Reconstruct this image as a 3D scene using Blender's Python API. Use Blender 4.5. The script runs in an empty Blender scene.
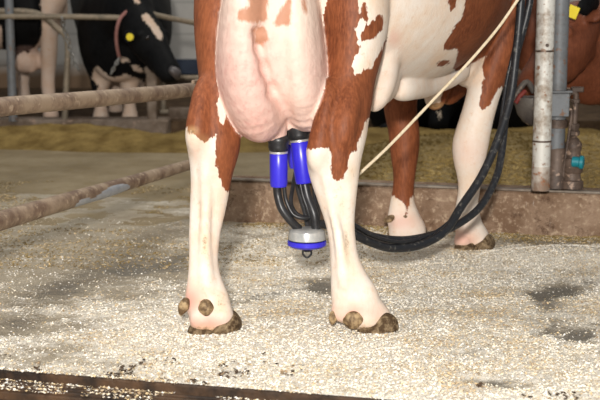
import bpy, math, random
import numpy as np
from mathutils import Vector, Matrix
random.seed(7); rng = np.random.default_rng(7)
C = bpy.context.scene.collection

# ---------------------------------------------------------------- camera
F = 1260.0; CAMH = 0.95; TH = math.atan(200/F)
ct, st = math.cos(TH), math.sin(TH)
cam = bpy.data.cameras.new('camera'); camo = bpy.data.objects.new('camera', cam); C.objects.link(camo)
camo.location = (0, 0, CAMH); camo.rotation_euler = (math.pi/2-TH, 0, 0)
cam.sensor_width = 36; cam.lens = F*36/600; cam.clip_end = 60
cam.dof.use_dof = True; cam.dof.focus_distance = 3.85; cam.dof.aperture_fstop = 5.4
bpy.context.scene.camera = camo
# ---------------------------------------------------------------- light
w = bpy.data.worlds.new('world'); bpy.context.scene.world = w; w.use_nodes = True
w.node_tree.nodes['Background'].inputs[0].default_value = (0.93, 0.97, 1.0, 1)
w.node_tree.nodes['Background'].inputs[1].default_value = 0.20
def area(name, loc, target, size, power, col):
    l = bpy.data.lights.new(name, 'AREA'); l.shape = 'DISK'; l.size = size; l.energy = power; l.color = col
    o = bpy.data.objects.new(name, l); C.objects.link(o); o.location = loc
    o.rotation_euler = (Vector(target)-Vector(loc)).to_track_quat('-Z', 'Y').to_euler()
    return o
area('flash', (-0.15, -1.3, 1.62), (0.1, 4.0, 0.35), 0.22, 292, (1.0, 0.955, 0.90))
area('barn_daylight', (-2.2, 3.5, 4.2), (0.2, 4.4, 0.2), 3.0, 80, (1.0, 0.97, 0.92))
area('background_fill', (0.5, 8.6, 4.4), (0, 9.3, 0.3), 2.5, 58, (1.0, 0.95, 0.86))  # added fill over the far stalls to brighten the background
vs = bpy.context.scene.view_settings
vs.view_transform = 'Standard'; vs.look = 'None'; vs.gamma = 1; vs.exposure = 0.34; vs.use_curve_mapping = False

# ---------------------------------------------------------------- helpers
def P(px, py, Y):
    xc = (px-300)/F; yc = -(py-200)/F
    d = np.array([xc, ct+yc*st, -st+yc*ct]); t = Y/d[1]
    return np.array([0, 0, CAMH])+t*d
def W(px, Y, z):
    return np.array([(px-300)/F*(Y*ct-(z-CAMH)*st), Y, z])
def G(px, py, z=0.0):
    xc = (px-300)/F; yc = -(py-200)/F
    d = np.array([xc, ct+yc*st, -st+yc*ct]); t = (z-CAMH)/d[2]
    return np.array([0, 0, CAMH])+t*d
def SC(Y, z=0.4): return F/(Y*ct-(z-CAMH)*st)
def proj(v):
    x, y, z = v[:, 0], v[:, 1], v[:, 2]-CAMH
    zc = y*ct-z*st; yu = y*st+z*ct
    return 300+F*x/zc, 200-F*yu/zc

def tag(o, label=None, cat=None, group=None, kind=None):
    if label: o['label'] = label
    if cat: o['category'] = cat
    if group: o['group'] = group
    if kind: o['kind'] = kind
    return o
def empty(name, loc, label, cat, group=None):
    o = bpy.data.objects.new(name, None); C.objects.link(o); o.location = tuple(loc); o.empty_display_size = .1
    return tag(o, label, cat, group)
def link(name, verts, faces, mat, parent=None, smooth=True, mats=None, mi=None):
    me = bpy.data.meshes.new(name); 
    verts = np.asarray(verts, dtype=np.float64)
    if parent is not None:
        verts = verts-np.array(wloc(parent))
    me.from_pydata([tuple(v) for v in verts.tolist()], [], faces if isinstance(faces, list) else faces.tolist())
    if mats:
        for m in mats: me.materials.append(m)
    elif mat: me.materials.append(mat)
    if mi is not None: me.polygons.foreach_set('material_index', np.asarray(mi, dtype=np.int32))
    if smooth: me.polygons.foreach_set('use_smooth', np.ones(len(me.polygons), dtype=bool))
    me.update()
    o = bpy.data.objects.new(name, me); C.objects.link(o)
    if parent is not None: o.parent = parent
    return o
def wloc(o):
    l = Vector(o.location)
    while o.parent: o = o.parent; l = l+Vector(o.location)
    return l

class MB:
    def __init__(s): s.v = []; s.f = []
    def add(s, v, f):
        n = len(s.v); s.v += [tuple(map(float, p)) for p in v]; s.f += [tuple(i+n for i in q) for q in f]
    def box(s, c, size, rz=0, bev=0.0, axes=None):
        c = np.array(c, float); h = np.array(size, float)/2
        if axes is None:
            axes = np.array([[math.cos(rz), math.sin(rz), 0], [-math.sin(rz), math.cos(rz), 0], [0, 0, 1]])
        b = min(bev, h.min()*.9)
        if b <= 0:
            vs_ = [c+axes.T@(h*np.array([x, y, z])) for x in (-1, 1) for y in (-1, 1) for z in (-1, 1)]
            s.add(vs_, [(0, 1, 3, 2), (4, 6, 7, 5), (0, 4, 5, 1), (2, 3, 7, 6), (0, 2, 6, 4), (1, 5, 7, 3)]); return
        # chamfered box: three verts per corner
        vs_ = []; idx = {}
        for x in (-1, 1):
            for y in (-1, 1):
                for z in (-1, 1):
                    sg = np.array([x, y, z])
                    for k in range(3):
                        q = h-b; q[k] = h[k]; idx[(x, y, z, k)] = len(vs_); vs_.append(c+axes.T@(q*sg))
        fs = []
        for k in range(3):
            a, b2 = [(1, 2), (2, 0), (0, 1)][k]
            for sgn in (-1, 1):
                q = []
                for (u, v_) in ((-1, -1), (1, -1), (1, 1), (-1, 1)):
                    key = [0, 0, 0]; key[k] = sgn; key[a] = u; key[b2] = v_; q.append(idx[tuple(key)+(k,)])
                fs.append(tuple(q if sgn > 0 else q[::-1]))
        for k in range(3):   # edges along axis k
            a, b2 = [(1, 2), (2, 0), (0, 1)][k]
            for u in (-1, 1):
                for v_ in (-1, 1):
                    k0 = [0, 0, 0]; k0[a] = u; k0[b2] = v_; k1 = list(k0); k0[k] = -1; k1[k] = 1
                    fs.append((idx[tuple(k0)+(a,)], idx[tuple(k1)+(a,)], idx[tuple(k1)+(b2,)], idx[tuple(k0)+(b2,)]))
        for x in (-1, 1):
            for y in (-1, 1):
                for z in (-1, 1): fs.append(tuple(idx[(x, y, z, k)] for k in range(3)))
        s.add(vs_, fs)
    def tube(s, pts, r, n=16, cap=True, sub=0):
        pts = np.array(pts, float); rs = np.full(len(pts), r, float) if np.isscalar(r) else np.array(r, float)
        if sub: pts, rs = crs(pts, rs, sub)
        T = np.gradient(pts, axis=0); T /= np.linalg.norm(T, axis=1)[:, None]+1e-12
        u = np.cross(T[0], [0, 0, 1.]); 
        if np.linalg.norm(u) < 1e-3: u = np.cross(T[0], [0, 1., 0])
        u /= np.linalg.norm(u); vs_ = []; fs = []
        for i in range(len(pts)):
            u = u-T[i]*np.dot(u, T[i]); u /= np.linalg.norm(u); v = np.cross(T[i], u)
            for k in range(n):
                a = 2*math.pi*k/n; vs_.append(pts[i]+rs[i]*(math.cos(a)*u+math.sin(a)*v))
        for i in range(len(pts)-1):
            for k in range(n):
                k2 = (k+1) % n; fs.append((i*n+k, i*n+k2, (i+1)*n+k2, (i+1)*n+k))
        if cap: fs.append(tuple(range(n-1, -1, -1))); fs.append(tuple((len(pts)-1)*n+k for k in range(n)))
        s.add(vs_, fs)
    def lathe(s, a, b, prof, n=24):
        """prof: list of (t along a->b in metres, radius)"""
        a = np.array(a, float); b = np.array(b, float); ax = (b-a)/np.linalg.norm(b-a)
        pts = [a+ax*t for t, r in prof]; u = np.cross(ax, [0, 1., 0]); 
        if np.linalg.norm(u) < 1e-3: u = np.array([1., 0, 0])
        u /= np.linalg.norm(u); v = np.cross(ax, u); vs_ = []; fs = []
        for p, (t, r) in zip(pts, prof):
            for k in range(n):
                g = 2*math.pi*k/n; vs_.append(p+max(r, 1e-5)*(math.cos(g)*u+math.sin(g)*v))
        for i in range(len(prof)-1):
            for k in range(n):
                k2 = (k+1) % n; fs.append((i*n+k, i*n+k2, (i+1)*n+k2, (i+1)*n+k))
        fs.append(tuple(range(n-1, -1, -1))); fs.append(tuple((len(prof)-1)*n+k for k in range(n)))
        s.add(vs_, fs)
    def build(s, name, mat, parent=None, smooth=True):
        o = link(name, s.v, s.f, mat, parent, smooth)
        if smooth:
            m = o.modifiers.new('edges', 'EDGE_SPLIT'); m.split_angle = math.radians(42)
        return o
def crs(pts, rs, sub):
    """Catmull-Rom resample; rs may be (n,) or (n,k)"""
    pts = np.asarray(pts, float); rs = np.asarray(rs, float); A = np.concatenate([pts, rs.reshape(len(pts), -1)], 1)
    E = np.vstack([2*A[0]-A[1], A, 2*A[-1]-A[-2]]); out = []
    for i in range(1, len(E)-2):
        for k in range(sub):
            t = k/sub; a, b, c, d = E[i-1], E[i], E[i+1], E[i+2]
            out.append(.5*((2*b)+(-a+c)*t+(2*a-5*b+4*c-d)*t*t+(-a+3*b-3*c+d)*t**3))
    out.append(A[-1]); out = np.array(out); r = out[:, 3:]
    return out[:, :3], (r[:, 0] if rs.ndim == 1 else r)

# ---------------------------------------------------------------- procedural noise in numpy
def vnoise(x, y, seed=0):
    xi = np.floor(x).astype(np.int64); yi = np.floor(y).astype(np.int64); fx = x-xi; fy = y-yi
    fx = fx*fx*(3-2*fx); fy = fy*fy*(3-2*fy)
    def hsh(a, b):
        h = (a*374761393+b*668265263+seed*1442695041) & 0xffffffff
        h = ((h ^ (h >> 13))*1274126177) & 0xffffffff
        return ((h ^ (h >> 16)) & 0xffff)/65535.
    return (hsh(xi, yi)*(1-fx)+hsh(xi+1, yi)*fx)*(1-fy)+(hsh(xi, yi+1)*(1-fx)+hsh(xi+1, yi+1)*fx)*fy
def fbm(x, y, seed=0, oct=4):
    s = 0; a = .5; 
    for i in range(oct): s = s+a*vnoise(x*2**i, y*2**i, seed+i); a *= .5
    return s

# ---------------------------------------------------------------- signed distance modelling
class Seg:
    def __init__(s, a, b, ra, rb, u=(1, 0, 0), k=.012, g=''):
        s.a = np.array(a, float); s.b = np.array(b, float); s.ra = np.array(ra, float); s.rb = np.array(rb, float); s.k = k; s.g = g
        ax = s.b-s.a; s.L = max(np.linalg.norm(ax), 1e-6); s.ax = ax/s.L
        u = np.array(u, float); u = u-s.ax*np.dot(u, s.ax)
        if np.linalg.norm(u) < 1e-3: u = np.cross(s.ax, [0, 1., 0]); 
        if np.linalg.norm(u) < 1e-3: u = np.cross(s.ax, [0, 0, 1.])
        s.u = u/np.linalg.norm(u); s.v = np.cross(s.ax, s.u)
    def d(s, X, Y, Z):
        dx, dy, dz = X-s.a[0], Y-s.a[1], Z-s.a[2]
        w0 = dx*s.ax[0]+dy*s.ax[1]+dz*s.ax[2]
        t = np.clip(w0/s.L, 0, 1); w = w0-t*s.L
        du = dx*s.u[0]+dy*s.u[1]+dz*s.u[2]; dv = dx*s.v[0]+dy*s.v[1]+dz*s.v[2]
        ru = s.ra[0]+(s.rb[0]-s.ra[0])*t; rv = s.ra[1]+(s.rb[1]-s.ra[1])*t; rm = np.minimum(ru, rv)
        return (np.sqrt((du/ru)**2+(dv/rv)**2+(w/rm)**2)-1)*rm
    def bounds(s):
        m = max(s.ra.max(), s.rb.max())+s.k+.02
        return np.minimum(s.a, s.b)-m, np.maximum(s.a, s.b)+m
def chain(pts, rad, u=(1, 0, 0), sub=3, k=.012, g=''):
    p, r = crs(np.array(pts, float), np.array(rad, float), sub); r = np.maximum(r, .004)
    return [Seg(p[i], p[i+1], r[i], r[i+1], u, k, g) for i in range(len(p)-1)]
def ell(c, r, axis=(0, 0, 1), u=(1, 0, 0), k=.03, g=''):
    """ellipsoid: r = (ru, rv, rw)"""
    c = np.array(c, float); ax = np.array(axis, float); ax /= np.linalg.norm(ax)
    s = Seg(c-ax*1e-4, c+ax*1e-4, r[:2], r[:2], u, k, g); s.r3 = r
    def d(X, Y, Z, s=s, c=c):
        dx, dy, dz = X-c[0], Y-c[1], Z-c[2]
        a = dx*s.u[0]+dy*s.u[1]+dz*s.u[2]; b = dx*s.v[0]+dy*s.v[1]+dz*s.v[2]; w_ = dx*s.ax[0]+dy*s.ax[1]+dz*s.ax[2]
        return (np.sqrt((a/r[0])**2+(b/r[1])**2+(w_/r[2])**2)-1)*min(r)
    s.d = d; m = max(r)+k+.02
    s.bounds = lambda: (c-m, c+m)
    return s
def field(prims, vox):
    lo = np.min([p.bounds()[0] for p in prims], 0); hi = np.max([p.bounds()[1] for p in prims], 0)
    n = np.ceil((hi-lo)/vox).astype(int)+1; D = np.full(n, 1., np.float32)
    for p in prims:
        a, b = p.bounds(); i0 = np.maximum(((a-lo)/vox).astype(int), 0); i1 = np.minimum(((b-lo)/vox).astype(int)+2, n)
        X = (lo[0]+np.arange(i0[0], i1[0])*vox)[:, None, None]; Y = (lo[1]+np.arange(i0[1], i1[1])*vox)[None, :, None]; Z = (lo[2]+np.arange(i0[2], i1[2])*vox)[None, None, :]
        nd = p.d(X, Y, Z).astype(np.float32); sl = D[i0[0]:i1[0], i0[1]:i1[1], i0[2]:i1[2]]
        if getattr(p, 'neg', False):
            k = p.k; nd = -nd; h = np.clip(.5-.5*(nd-sl)/k, 0, 1); sl[...] = nd*(1-h)+sl*h+k*h*(1-h)
        else:
            k = p.k; h = np.clip(.5+.5*(sl-nd)/k, 0, 1); sl[...] = sl*(1-h)+nd*h-k*h*(1-h)
    return D, lo
def nets(D, lo, vox):
    S = D < 0; n = np.array(D.shape)
    c = np.zeros(n-1, np.uint8)
    for i in (0, 1):
        for j in (0, 1):
            for k in (0, 1): c += S[i:n[0]-1+i, j:n[1]-1+j, k:n[2]-1+k]
    act = (c > 0) & (c < 8); I = np.argwhere(act); idx = np.full(act.shape, -1, np.int64); idx[act] = np.arange(len(I))
    vals = {}
    for i in (0, 1):
        for j in (0, 1):
            for k in (0, 1): vals[(i, j, k)] = D[I[:, 0]+i, I[:, 1]+j, I[:, 2]+k]
    acc = np.zeros((len(I), 3)); cnt = np.zeros(len(I))
    cs = list(vals)
    for a in cs:
        for ax in range(3):
            if a[ax] == 1: continue
            b = list(a); b[ax] = 1; b = tuple(b); va, vb = vals[a], vals[b]; m = (va < 0) != (vb < 0)
            t = np.where(m, va/(va-vb+1e-12*(va == vb)), 0)
            pt = np.repeat(np.array(a, float)[None], len(I), 0); pt[:, ax] += t
            acc[m] += pt[m]; cnt[m] += 1
    V = lo+(I+acc/cnt[:, None])*vox
    Fs = []
    for ax in range(3):
        sl0 = [slice(None)]*3; sl1 = [slice(None)]*3; sl0[ax] = slice(0, -1); sl1[ax] = slice(1, None)
        ch = S[tuple(sl0)] != S[tuple(sl1)]; E = np.argwhere(ch); a1, a2 = (ax+1) % 3, (ax+2) % 3
        ok = (E[:, a1] > 0) & (E[:, a2] > 0) & (E[:, a1] < n[a1]-1) & (E[:, a2] < n[a2]-1); E = E[ok]
        ins = S[E[:, 0], E[:, 1], E[:, 2]]
        q = []
        for o1, o2 in ((-1, -1), (0, -1), (0, 0), (-1, 0)):
            e = E.copy(); e[:, a1] += o1; e[:, a2] += o2; q.append(idx[e[:, 0], e[:, 1], e[:, 2]])
        q = np.stack(q, 1); q[~ins] = q[~ins][:, ::-1]; Fs.append(q)
    return V, np.vstack(Fs)
def smooth_mesh(V, Fq, it=2, lam=.5):
    n = len(V); e = np.vstack([Fq[:, [0, 1]], Fq[:, [1, 2]], Fq[:, [2, 3]], Fq[:, [3, 0]]]); e = np.vstack([e, e[:, ::-1]])
    deg = np.bincount(e[:, 0], minlength=n)[:, None].astype(float)
    for _ in range(it):
        for l in (lam, -lam*1.03):
            s = np.stack([np.bincount(e[:, 0], V[e[:, 1], k], n) for k in range(3)], 1)/np.maximum(deg, 1); V = V+l*(s-V)
    return V
def sdf_mesh(prims, vox, floor=None, it=2):
    D, lo = field(prims, vox)
    if floor is not None:
        Z = lo[2]+np.arange(D.shape[2])*vox; D = np.maximum(D, (floor-Z)[None, None, :].astype(np.float32))
    V, Q = nets(D, lo, vox); return smooth_mesh(V, Q, it), Q
def gdist(V, prims, groups):
    out = {}
    for g in groups:
        m = np.full(len(V), 9.)
        for p in prims:
            if p.g == g and not getattr(p, 'neg', False): m = np.minimum(m, p.d(V[:, 0], V[:, 1], V[:, 2]))
        out[g] = m
    return out
def polysd(x, y, poly):
    """signed distance in px, positive inside"""
    d = np.full(len(x), 1e9); ins = np.zeros(len(x), bool); n = len(poly)
    for i in range(n):
        x0, y0 = poly[i]; x1, y1 = poly[(i+1) % n]; ex, ey = x1-x0, y1-y0
        t = np.clip(((x-x0)*ex+(y-y0)*ey)/(ex*ex+ey*ey+1e-9), 0, 1); d = np.minimum(d, (x-x0-t*ex)**2+(y-y0-t*ey)**2)
        c = ((y0 > y) != (y1 > y)); ins ^= c & (x < (x1-x0)*(y-y0)/((y1-y0) if y1 != y0 else 1e-9)+x0)
    d = np.sqrt(d); return np.where(ins, d, -d)
def attr(o, name, vals):
    a = o.data.attributes.new(name, 'FLOAT', 'POINT'); a.data.foreach_set('value', np.asarray(vals, np.float32))

# ---------------------------------------------------------------- materials
class NT:
    def __init__(s, name, rough=.7, spec=.3):
        s.m = bpy.data.materials.new(name); s.m.use_nodes = True; s.t = s.m.node_tree; s.n = s.t.nodes; s.b = s.n['Principled BSDF']
        s.b.inputs['Roughness'].default_value = rough; s.b.inputs['Specular IOR Level'].default_value = spec
        s.co = s.n.new('ShaderNodeTexCoord').outputs['Object']
    def noise(s, scale, detail=4, rough=.6, vec=None, stretch=None):
        t = s.n.new('ShaderNodeTexNoise'); t.inputs['Scale'].default_value = scale; t.inputs['Detail'].default_value = detail; t.inputs['Roughness'].default_value = rough
        v = vec or s.co
        if stretch:
            mp = s.n.new('ShaderNodeMapping'); mp.inputs['Scale'].default_value = stretch; s.t.links.new(v, mp.inputs[0]); v = mp.outputs[0]
        s.t.links.new(v, t.inputs['Vector']); return t.outputs['Fac']
    def ramp(s, fac, a, b, ca=None, cb=None):
        r = s.n.new('ShaderNodeMapRange'); r.inputs[1].default_value = a; r.inputs[2].default_value = b; s.t.links.new(fac, r.inputs[0]); return r.outputs[0]
    def mix(s, fac, a, b, mode='MIX'):
        m = s.n.new('ShaderNodeMix'); m.data_type = 'RGBA'; m.blend_type = mode
        if isinstance(fac, (int, float)): m.inputs[0].default_value = fac
        else: s.t.links.new(fac, m.inputs[0])
        for i, c in ((6, a), (7, b)):
            if isinstance(c, (tuple, list)): m.inputs[i].default_value = (*c[:3], 1)
            else: s.t.links.new(c, m.inputs[i])
        return m.outputs[2]
    def math(s, op, a, b=0.0):
        m = s.n.new('ShaderNodeMath'); m.operation = op
        for i, c in ((0, a), (1, b)):
            if isinstance(c, (int, float)): m.inputs[i].default_value = c
            else: s.t.links.new(c, m.inputs[i])
        return m.outputs[0]
    def attr(s, name):
        a = s.n.new('ShaderNodeAttribute'); a.attribute_name = name; return a.outputs['Fac']
    def color(s, c):
        if isinstance(c, (tuple, list)): s.b.inputs['Base Color'].default_value = (*c[:3], 1)
        else: s.t.links.new(c, s.b.inputs['Base Color'])
        return s
    def bump(s, h, strength=.3, dist=.01):
        b = s.n.new('ShaderNodeBump'); b.inputs['Strength'].default_value = strength; b.inputs['Distance'].default_value = dist
        s.t.links.new(h, b.inputs['Height']); s.t.links.new(b.outputs[0], s.b.inputs['Normal']); return s
def simple(name, c1, c2, scale=12, rough=.7, spec=.3, bump=.2, dist=.004, metal=0, lo=.35, hi=.65, stretch=None):
    t = NT(name, rough, spec); f = t.noise(scale, 5, stretch=stretch); t.color(t.mix(t.ramp(f, lo, hi), c1, c2)); t.b.inputs['Metallic'].default_value = metal
    if bump: t.bump(t.noise(scale*3, 4), bump, dist)
    return t.m

M = {}
M['galv'] = simple('galvanised steel', (.40, .41, .40), (.62, .62, .60), 30, .42, .5, .25, .002, .35)
def rusty(name, clean, dirt, rust, a=.5, b=.62):
    t = NT(name, .55, .4); n1 = t.noise(9, 6, .7); n2 = t.noise(34, 4)
    c = t.mix(t.ramp(n1, a, b), clean, dirt); c = t.mix(t.ramp(n2, .58, .66), c, rust); t.color(c); t.bump(t.noise(90, 3), .35, .003)
    t.b.inputs['Metallic'].default_value = .15; return t.m
M['post'] = rusty('weathered galvanised post', (.66, .65, .60), (.34, .28, .22), (.24, .12, .06), .47, .60)
M['footrust'] = rusty('flaking galvanised foot', (.50, .45, .39), (.26, .18, .13), (.30, .13, .06), .44, .56)
M['postblue'] = rusty('dull grey steel', (.165, .175, .185), (.10, .095, .09), (.18, .10, .06), .48, .7)
M['rust'] = rusty('rusty brown iron', (.13, .09, .068), (.065, .043, .032), (.33, .23, .17), .42, .56)
M['pipe'] = rusty('dung crusted stall pipe', (.40, .30, .21), (.20, .13, .09), (.50, .39, .28), .42, .60)
M['oldpipe'] = rusty('distant grimy pipe', (.26, .21, .15), (.17, .14, .10), (.32, .25, .18), .42, .62)
M['polish'] = simple('worn bare zinc', (.40, .44, .50), (.56, .59, .63), 18, .4, .5, .15, .002, .3)
M['rubber'] = simple('black rubber', (.012, .012, .013), (.03, .03, .032), 30, .38, .45, .1, .001)
M['hose'] = NT('dusty black hose', .42, .45)
t = M['hose']; t.color(t.mix(t.ramp(t.noise(60, 5, .7), .56, .72), (.013, .014, .017), (.16, .15, .13))); M['hose'] = t.m
M['blue'] = simple('glossy blue plastic', (.030, .022, .52), (.042, .032, .60), 8, .32, .5, 0)
M['steel'] = simple('stainless steel', (.62, .60, .56), (.75, .73, .70), 20, .28, .6, 0, .001, .6)
M['clearcap'] = simple('cloudy claw bowl lid', (.36, .37, .36), (.50, .50, .48), 40, .3, .6, .1, .002, .2)
M['teal'] = simple('teal plastic', (.008, .19, .24), (.015, .24, .29), 20, .45, .4, 0)
M['rope'] = simple('cream rope', (.62, .50, .33), (.78, .68, .50), 90, .85, .1, .4, .002)
M['yellow'] = simple('yellow tag plastic', (.75, .58, .02), (.82, .66, .04), 20, .5, .3, 0)
M['collar'] = simple('faded pink collar strap', (.25, .11, .095), (.34, .17, .15), 30, .8, .2, .2)
M['chain'] = simple('dull chain steel', (.18, .18, .17), (.35, .34, .32), 60, .5, .5, 0, .001, .5)
M['eye'] = simple('dark wet eye', (.01, .008, .006), (.02, .012, .01), 10, .08, .8, 0)
M['hoof'] = simple('muddy grey brown hoof horn', (.075, .045, .022), (.33, .24, .14), 60, .75, .2, .8, .006, 0, .42, .68)
M['dew'] = simple('horny dewclaw', (.11, .065, .03), (.40, .28, .15), 50, .6, .3, .6, .004, 0, .42, .62)
M['pink'] = simple('pink bare skin', (.66, .33, .27), (.76, .46, .38), 20, .6, .3, .2)

def coat(name, dark, dark2, white=(.80, .71, .62), ragged=.006):
    """attributes: patch (signed metres, >0 dark hair), udder (0..1 bare skin), tan (signed metres), dirt (0..1), pink (0..1)"""
    t = NT(name, .62, .22)
    hair = t.noise(11, 7, .72); fine = t.noise(140, 3, .6, stretch=(1, 1, .22)); edge = t.noise(70, 3, .7, stretch=(1, 1, .35))
    wob = t.math('MULTIPLY', t.math('SUBTRACT', edge, .5), ragged*5)
    pat = t.ramp(t.math('ADD', t.attr('patch'), wob), -.0012, .0012)
    dk = t.mix(t.ramp(hair, .35, .68), dark, dark2); dk = t.mix(t.ramp(fine, .42, .75), dk, tuple(min(1, c*1.2) for c in dark2))
    wh = t.mix(t.ramp(t.noise(9, 5, .7), .40, .68), white, tuple(a*b for a, b in zip(white, (.95, .83, .72)))); wh = t.mix(t.ramp(t.noise(38, 5, .8), .56, .74), wh, tuple(a*b for a, b in zip(white, (.86, .68, .54))))
    wh = t.mix(t.attr('pink'), wh, (.72, .37, .29))
    c = t.mix(pat, wh, dk)
    skin = t.mix(t.ramp(t.noise(5, 5, .6), .3, .7), (.68, .40, .34), (.77, .53, .45)); skin = t.mix(t.ramp(t.noise(55, 4), .5, .8), skin, (.62, .31, .26))
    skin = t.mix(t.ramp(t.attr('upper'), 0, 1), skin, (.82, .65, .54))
    tan = t.ramp(t.math('ADD', t.attr('tan'), wob), -.004, .006); skin = t.mix(tan, skin, (.48, .24, .15))
    c = t.mix(t.attr('udder'), c, skin)
    c = t.mix(t.math('MULTIPLY', t.ramp(t.attr('dirt'), .08, .7), .55), c, (.62, .42, .20))
    dirt = t.ramp(t.math('ADD', t.attr('dirt'), t.math('MULTIPLY', t.math('SUBTRACT', t.noise(75, 5, .8), .5), 2.0)), .42, .85)
    c = t.mix(dirt, c, (.20, .12, .06)); t.color(c)
    hgt = t.math('ADD', t.math('MULTIPLY', fine, .5), t.math('ADD', hair, t.math('MULTIPLY', t.math('MULTIPLY', t.noise(24, 2, .5), t.attr('udder')), 3.0))); t.bump(hgt, .45, .004); t.b.inputs['Roughness'].default_value = .55; t.b.inputs['Specular IOR Level'].default_value = .24; return t.m
M['redcoat'] = coat('red and white coat', (.125, .033, .012), (.245, .076, .029))
M['dimmedredcoat'] = coat('plain red coat dimmed for flash falloff', (.105, .030, .013), (.165, .050, .022))  # red coat darkened in its colour for the flash falling off with distance
M['blackcoat'] = coat('black and white coat', (.003, .003, .0033), (.0075, .0075, .008), (.54, .47, .385), .012)
M['blackcoat'].node_tree.nodes['Principled BSDF'].inputs['Specular IOR Level'].default_value = .07

# ================================================================ SETTING
# floor platform with bedding --------------------------------------------------
edge0 = G(0, 374)[:2]; edge1 = G(330, 400)[:2]; ed = (edge1-edge0)/np.linalg.norm(edge1-edge0)
kf0 = G(225, 222)[:2]; kf1 = G(600, 239)[:2]; kd = (kf1-kf0)/np.linalg.norm(kf1-kf0); kn = np.array([-kd[1], kd[0]])   # kn points away from camera
if kn[1] < 0: kn = -kn
en = np.array([-ed[1], ed[0]])
if en[1] < 0: en = -en
WET = [(1., 138, 268, 42, 9), (.8, 320, 290, 40, 9), (.7, 255, 298, 40, 7), (1., 556, 292, 24, 8), (.6, 540, 300, 20, 8), (.9, 582, 338, 30, 9), (.6, 545, 330, 14, 9), (.6, 505, 385, 40, 10), (.6, 60, 292, 40, 9), (.5, 480, 352, 30, 6), (.5, 15, 325, 25, 9), (.5, 215, 375, 30, 4)]
spots = [(-.8, 540, 243, 80, 7), (-.3, 440, 300, 60, 14), (-.35, 60, 350, 50, 12), (-.9, 150, 268, 45, 12), (-.55, 330, 292, 30, 10), (-1.2, 558, 292, 26, 11), (-.8, 575, 338, 40, 14), (-.5, 500, 382, 40, 10), (-.5, 60, 300, 35, 10), (-.7, 15, 325, 22, 9),
         (-.6, 100, 240, 90, 30), (-.35, 230, 300, 30, 10), (.7, 250, 350, 120, 40), (.5, 380, 290, 70, 40), (.4, 480, 300, 70, 30), (.35, 130, 330, 110, 28), (.3, 240, 262, 40, 18), (-.4, 30, 205, 90, 30), (.25, 330, 240, 60, 18), (.4, 560, 258, 50, 8)]
def wetmap(x, y):
    px, py = proj(np.stack([x, y, x*0], 1)); n1 = fbm(x*9, y*14, 51)-.47; n2 = fbm(x*9+7, y*14+3, 57)-.47
    qx = px+n1*70; qy = py+n2*22+(px-300)*0; m = sum(a*np.exp(-((qx-sx)/rx)**2-((qy-sy+(px-sx)*.10)/ry)**2) for a, sx, sy, rx, ry in WET)
    return np.clip(m*(.55+1.2*fbm(x*40, y*55, 61)), 0, 1)
def dust(x, y):
    z = np.zeros_like(x); px, py = proj(np.stack([x, y, z], 1)); d = np.clip((py-185)/170, 0, 1)*.75+.12
    d = d+np.clip((px-230)/300, -.3, .18)*np.clip((py-180)/60, 0, 1)
    for a, sx, sy, rx, ry in spots: d = d+a*.55*np.exp(-((px-sx)/rx)**2-((py-sy)/ry)**2)
    d = d-.7*wetmap(x, y)
    d = d+(fbm(x*6, y*9, 3)-.47)*1.1+(fbm(x*17, y*24, 8)-.47)*.9
    return np.clip(d, 0, 1)
def fh(x, y):
    d = dust(x, y); px, py = proj(np.stack([x, y, np.zeros_like(x)], 1))
    h = .012*d+.010*(fbm(x*9, y*9, 11)-.45)+.008*(fbm(x*45, y*45, 5, 3)-.45)*(.3+d)
    h = h+.050*np.exp(-((px-570)/75)**2-((py-262)/8)**2)+.02*np.exp(-((px-400)/60)**2-((py-268)/14)**2)
    for cx, cy in FEET: h = h*(1-np.exp(-((x-cx)**2+(y-cy)**2)/.09**2))
    return h
FEET = [tuple(G(*q)[:2]) for q in ((212, 330), (370, 328), (472, 248), (406, 238))]
xs = np.arange(-1.6, 2.3, .0105); ys = np.arange(-.03, 2.9, .0105)
# platform coordinates: along edge direction & outward; use world grid clipped to the platform edge by shear
XX, TT = np.meshgrid(xs, ys, indexing='ij')
ybase = edge0[1]+(XX-edge0[0])*ed[1]/ed[0]
YY = ybase+TT; X1 = XX.ravel(); Y1 = YY.ravel(); Z1 = fh(X1, Y1)
skirt = (TT.ravel() < -.001); Z1 = np.where(skirt, -.05, Z1); Y1 = np.where(skirt, Y1-TT.ravel()+.001, Y1)
nx, ny = XX.shape; I = np.arange(nx*ny).reshape(nx, ny)
Q = np.stack([I[:-1, :-1].ravel(), I[1:, :-1].ravel(), I[1:, 1:].ravel(), I[:-1, 1:].ravel()], 1)
t = NT('sawdust strewn concrete', .85, .2)
gr = t.noise(150, 4, .8); gr2 = t.noise(60, 5, .75)
conc = t.mix(t.ramp(t.noise(7, 6, .7), .35, .65), (.37, .305, .22), (.52, .455, .35)); conc = t.mix(t.ramp(gr2, .5, .7), conc, (.44, .37, .26))
conc = t.mix(t.ramp(t.math('ADD', t.attr('wet'), t.math('MULTIPLY', t.math('SUBTRACT', gr2, .5), 1.2)), .15, .8), conc, (.24, .215, .175))
saw = t.mix(t.ramp(gr, .35, .68), (.73, .66, .54), (.90, .865, .79)); saw = t.mix(t.ramp(t.noise(16, 6, .75), .52, .72), saw, (.52, .40, .235))
dm = t.ramp(t.math('ADD', t.attr('dust'), t.math('MULTIPLY', t.math('SUBTRACT', t.noise(46, 8, .9), .5), 2.6)), .20, .62)
t.color(t.mix(dm, conc, saw)); t.bump(t.math('ADD', gr, gr2), .8, .010); M['floor'] = t.m
fl = link('floor', np.stack([X1, Y1, Z1], 1), Q, M['floor']); attr(fl, 'dust', dust(X1, Y1)); attr(fl, 'wet', wetmap(X1, Y1)); tag(fl, kind='structure')

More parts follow.
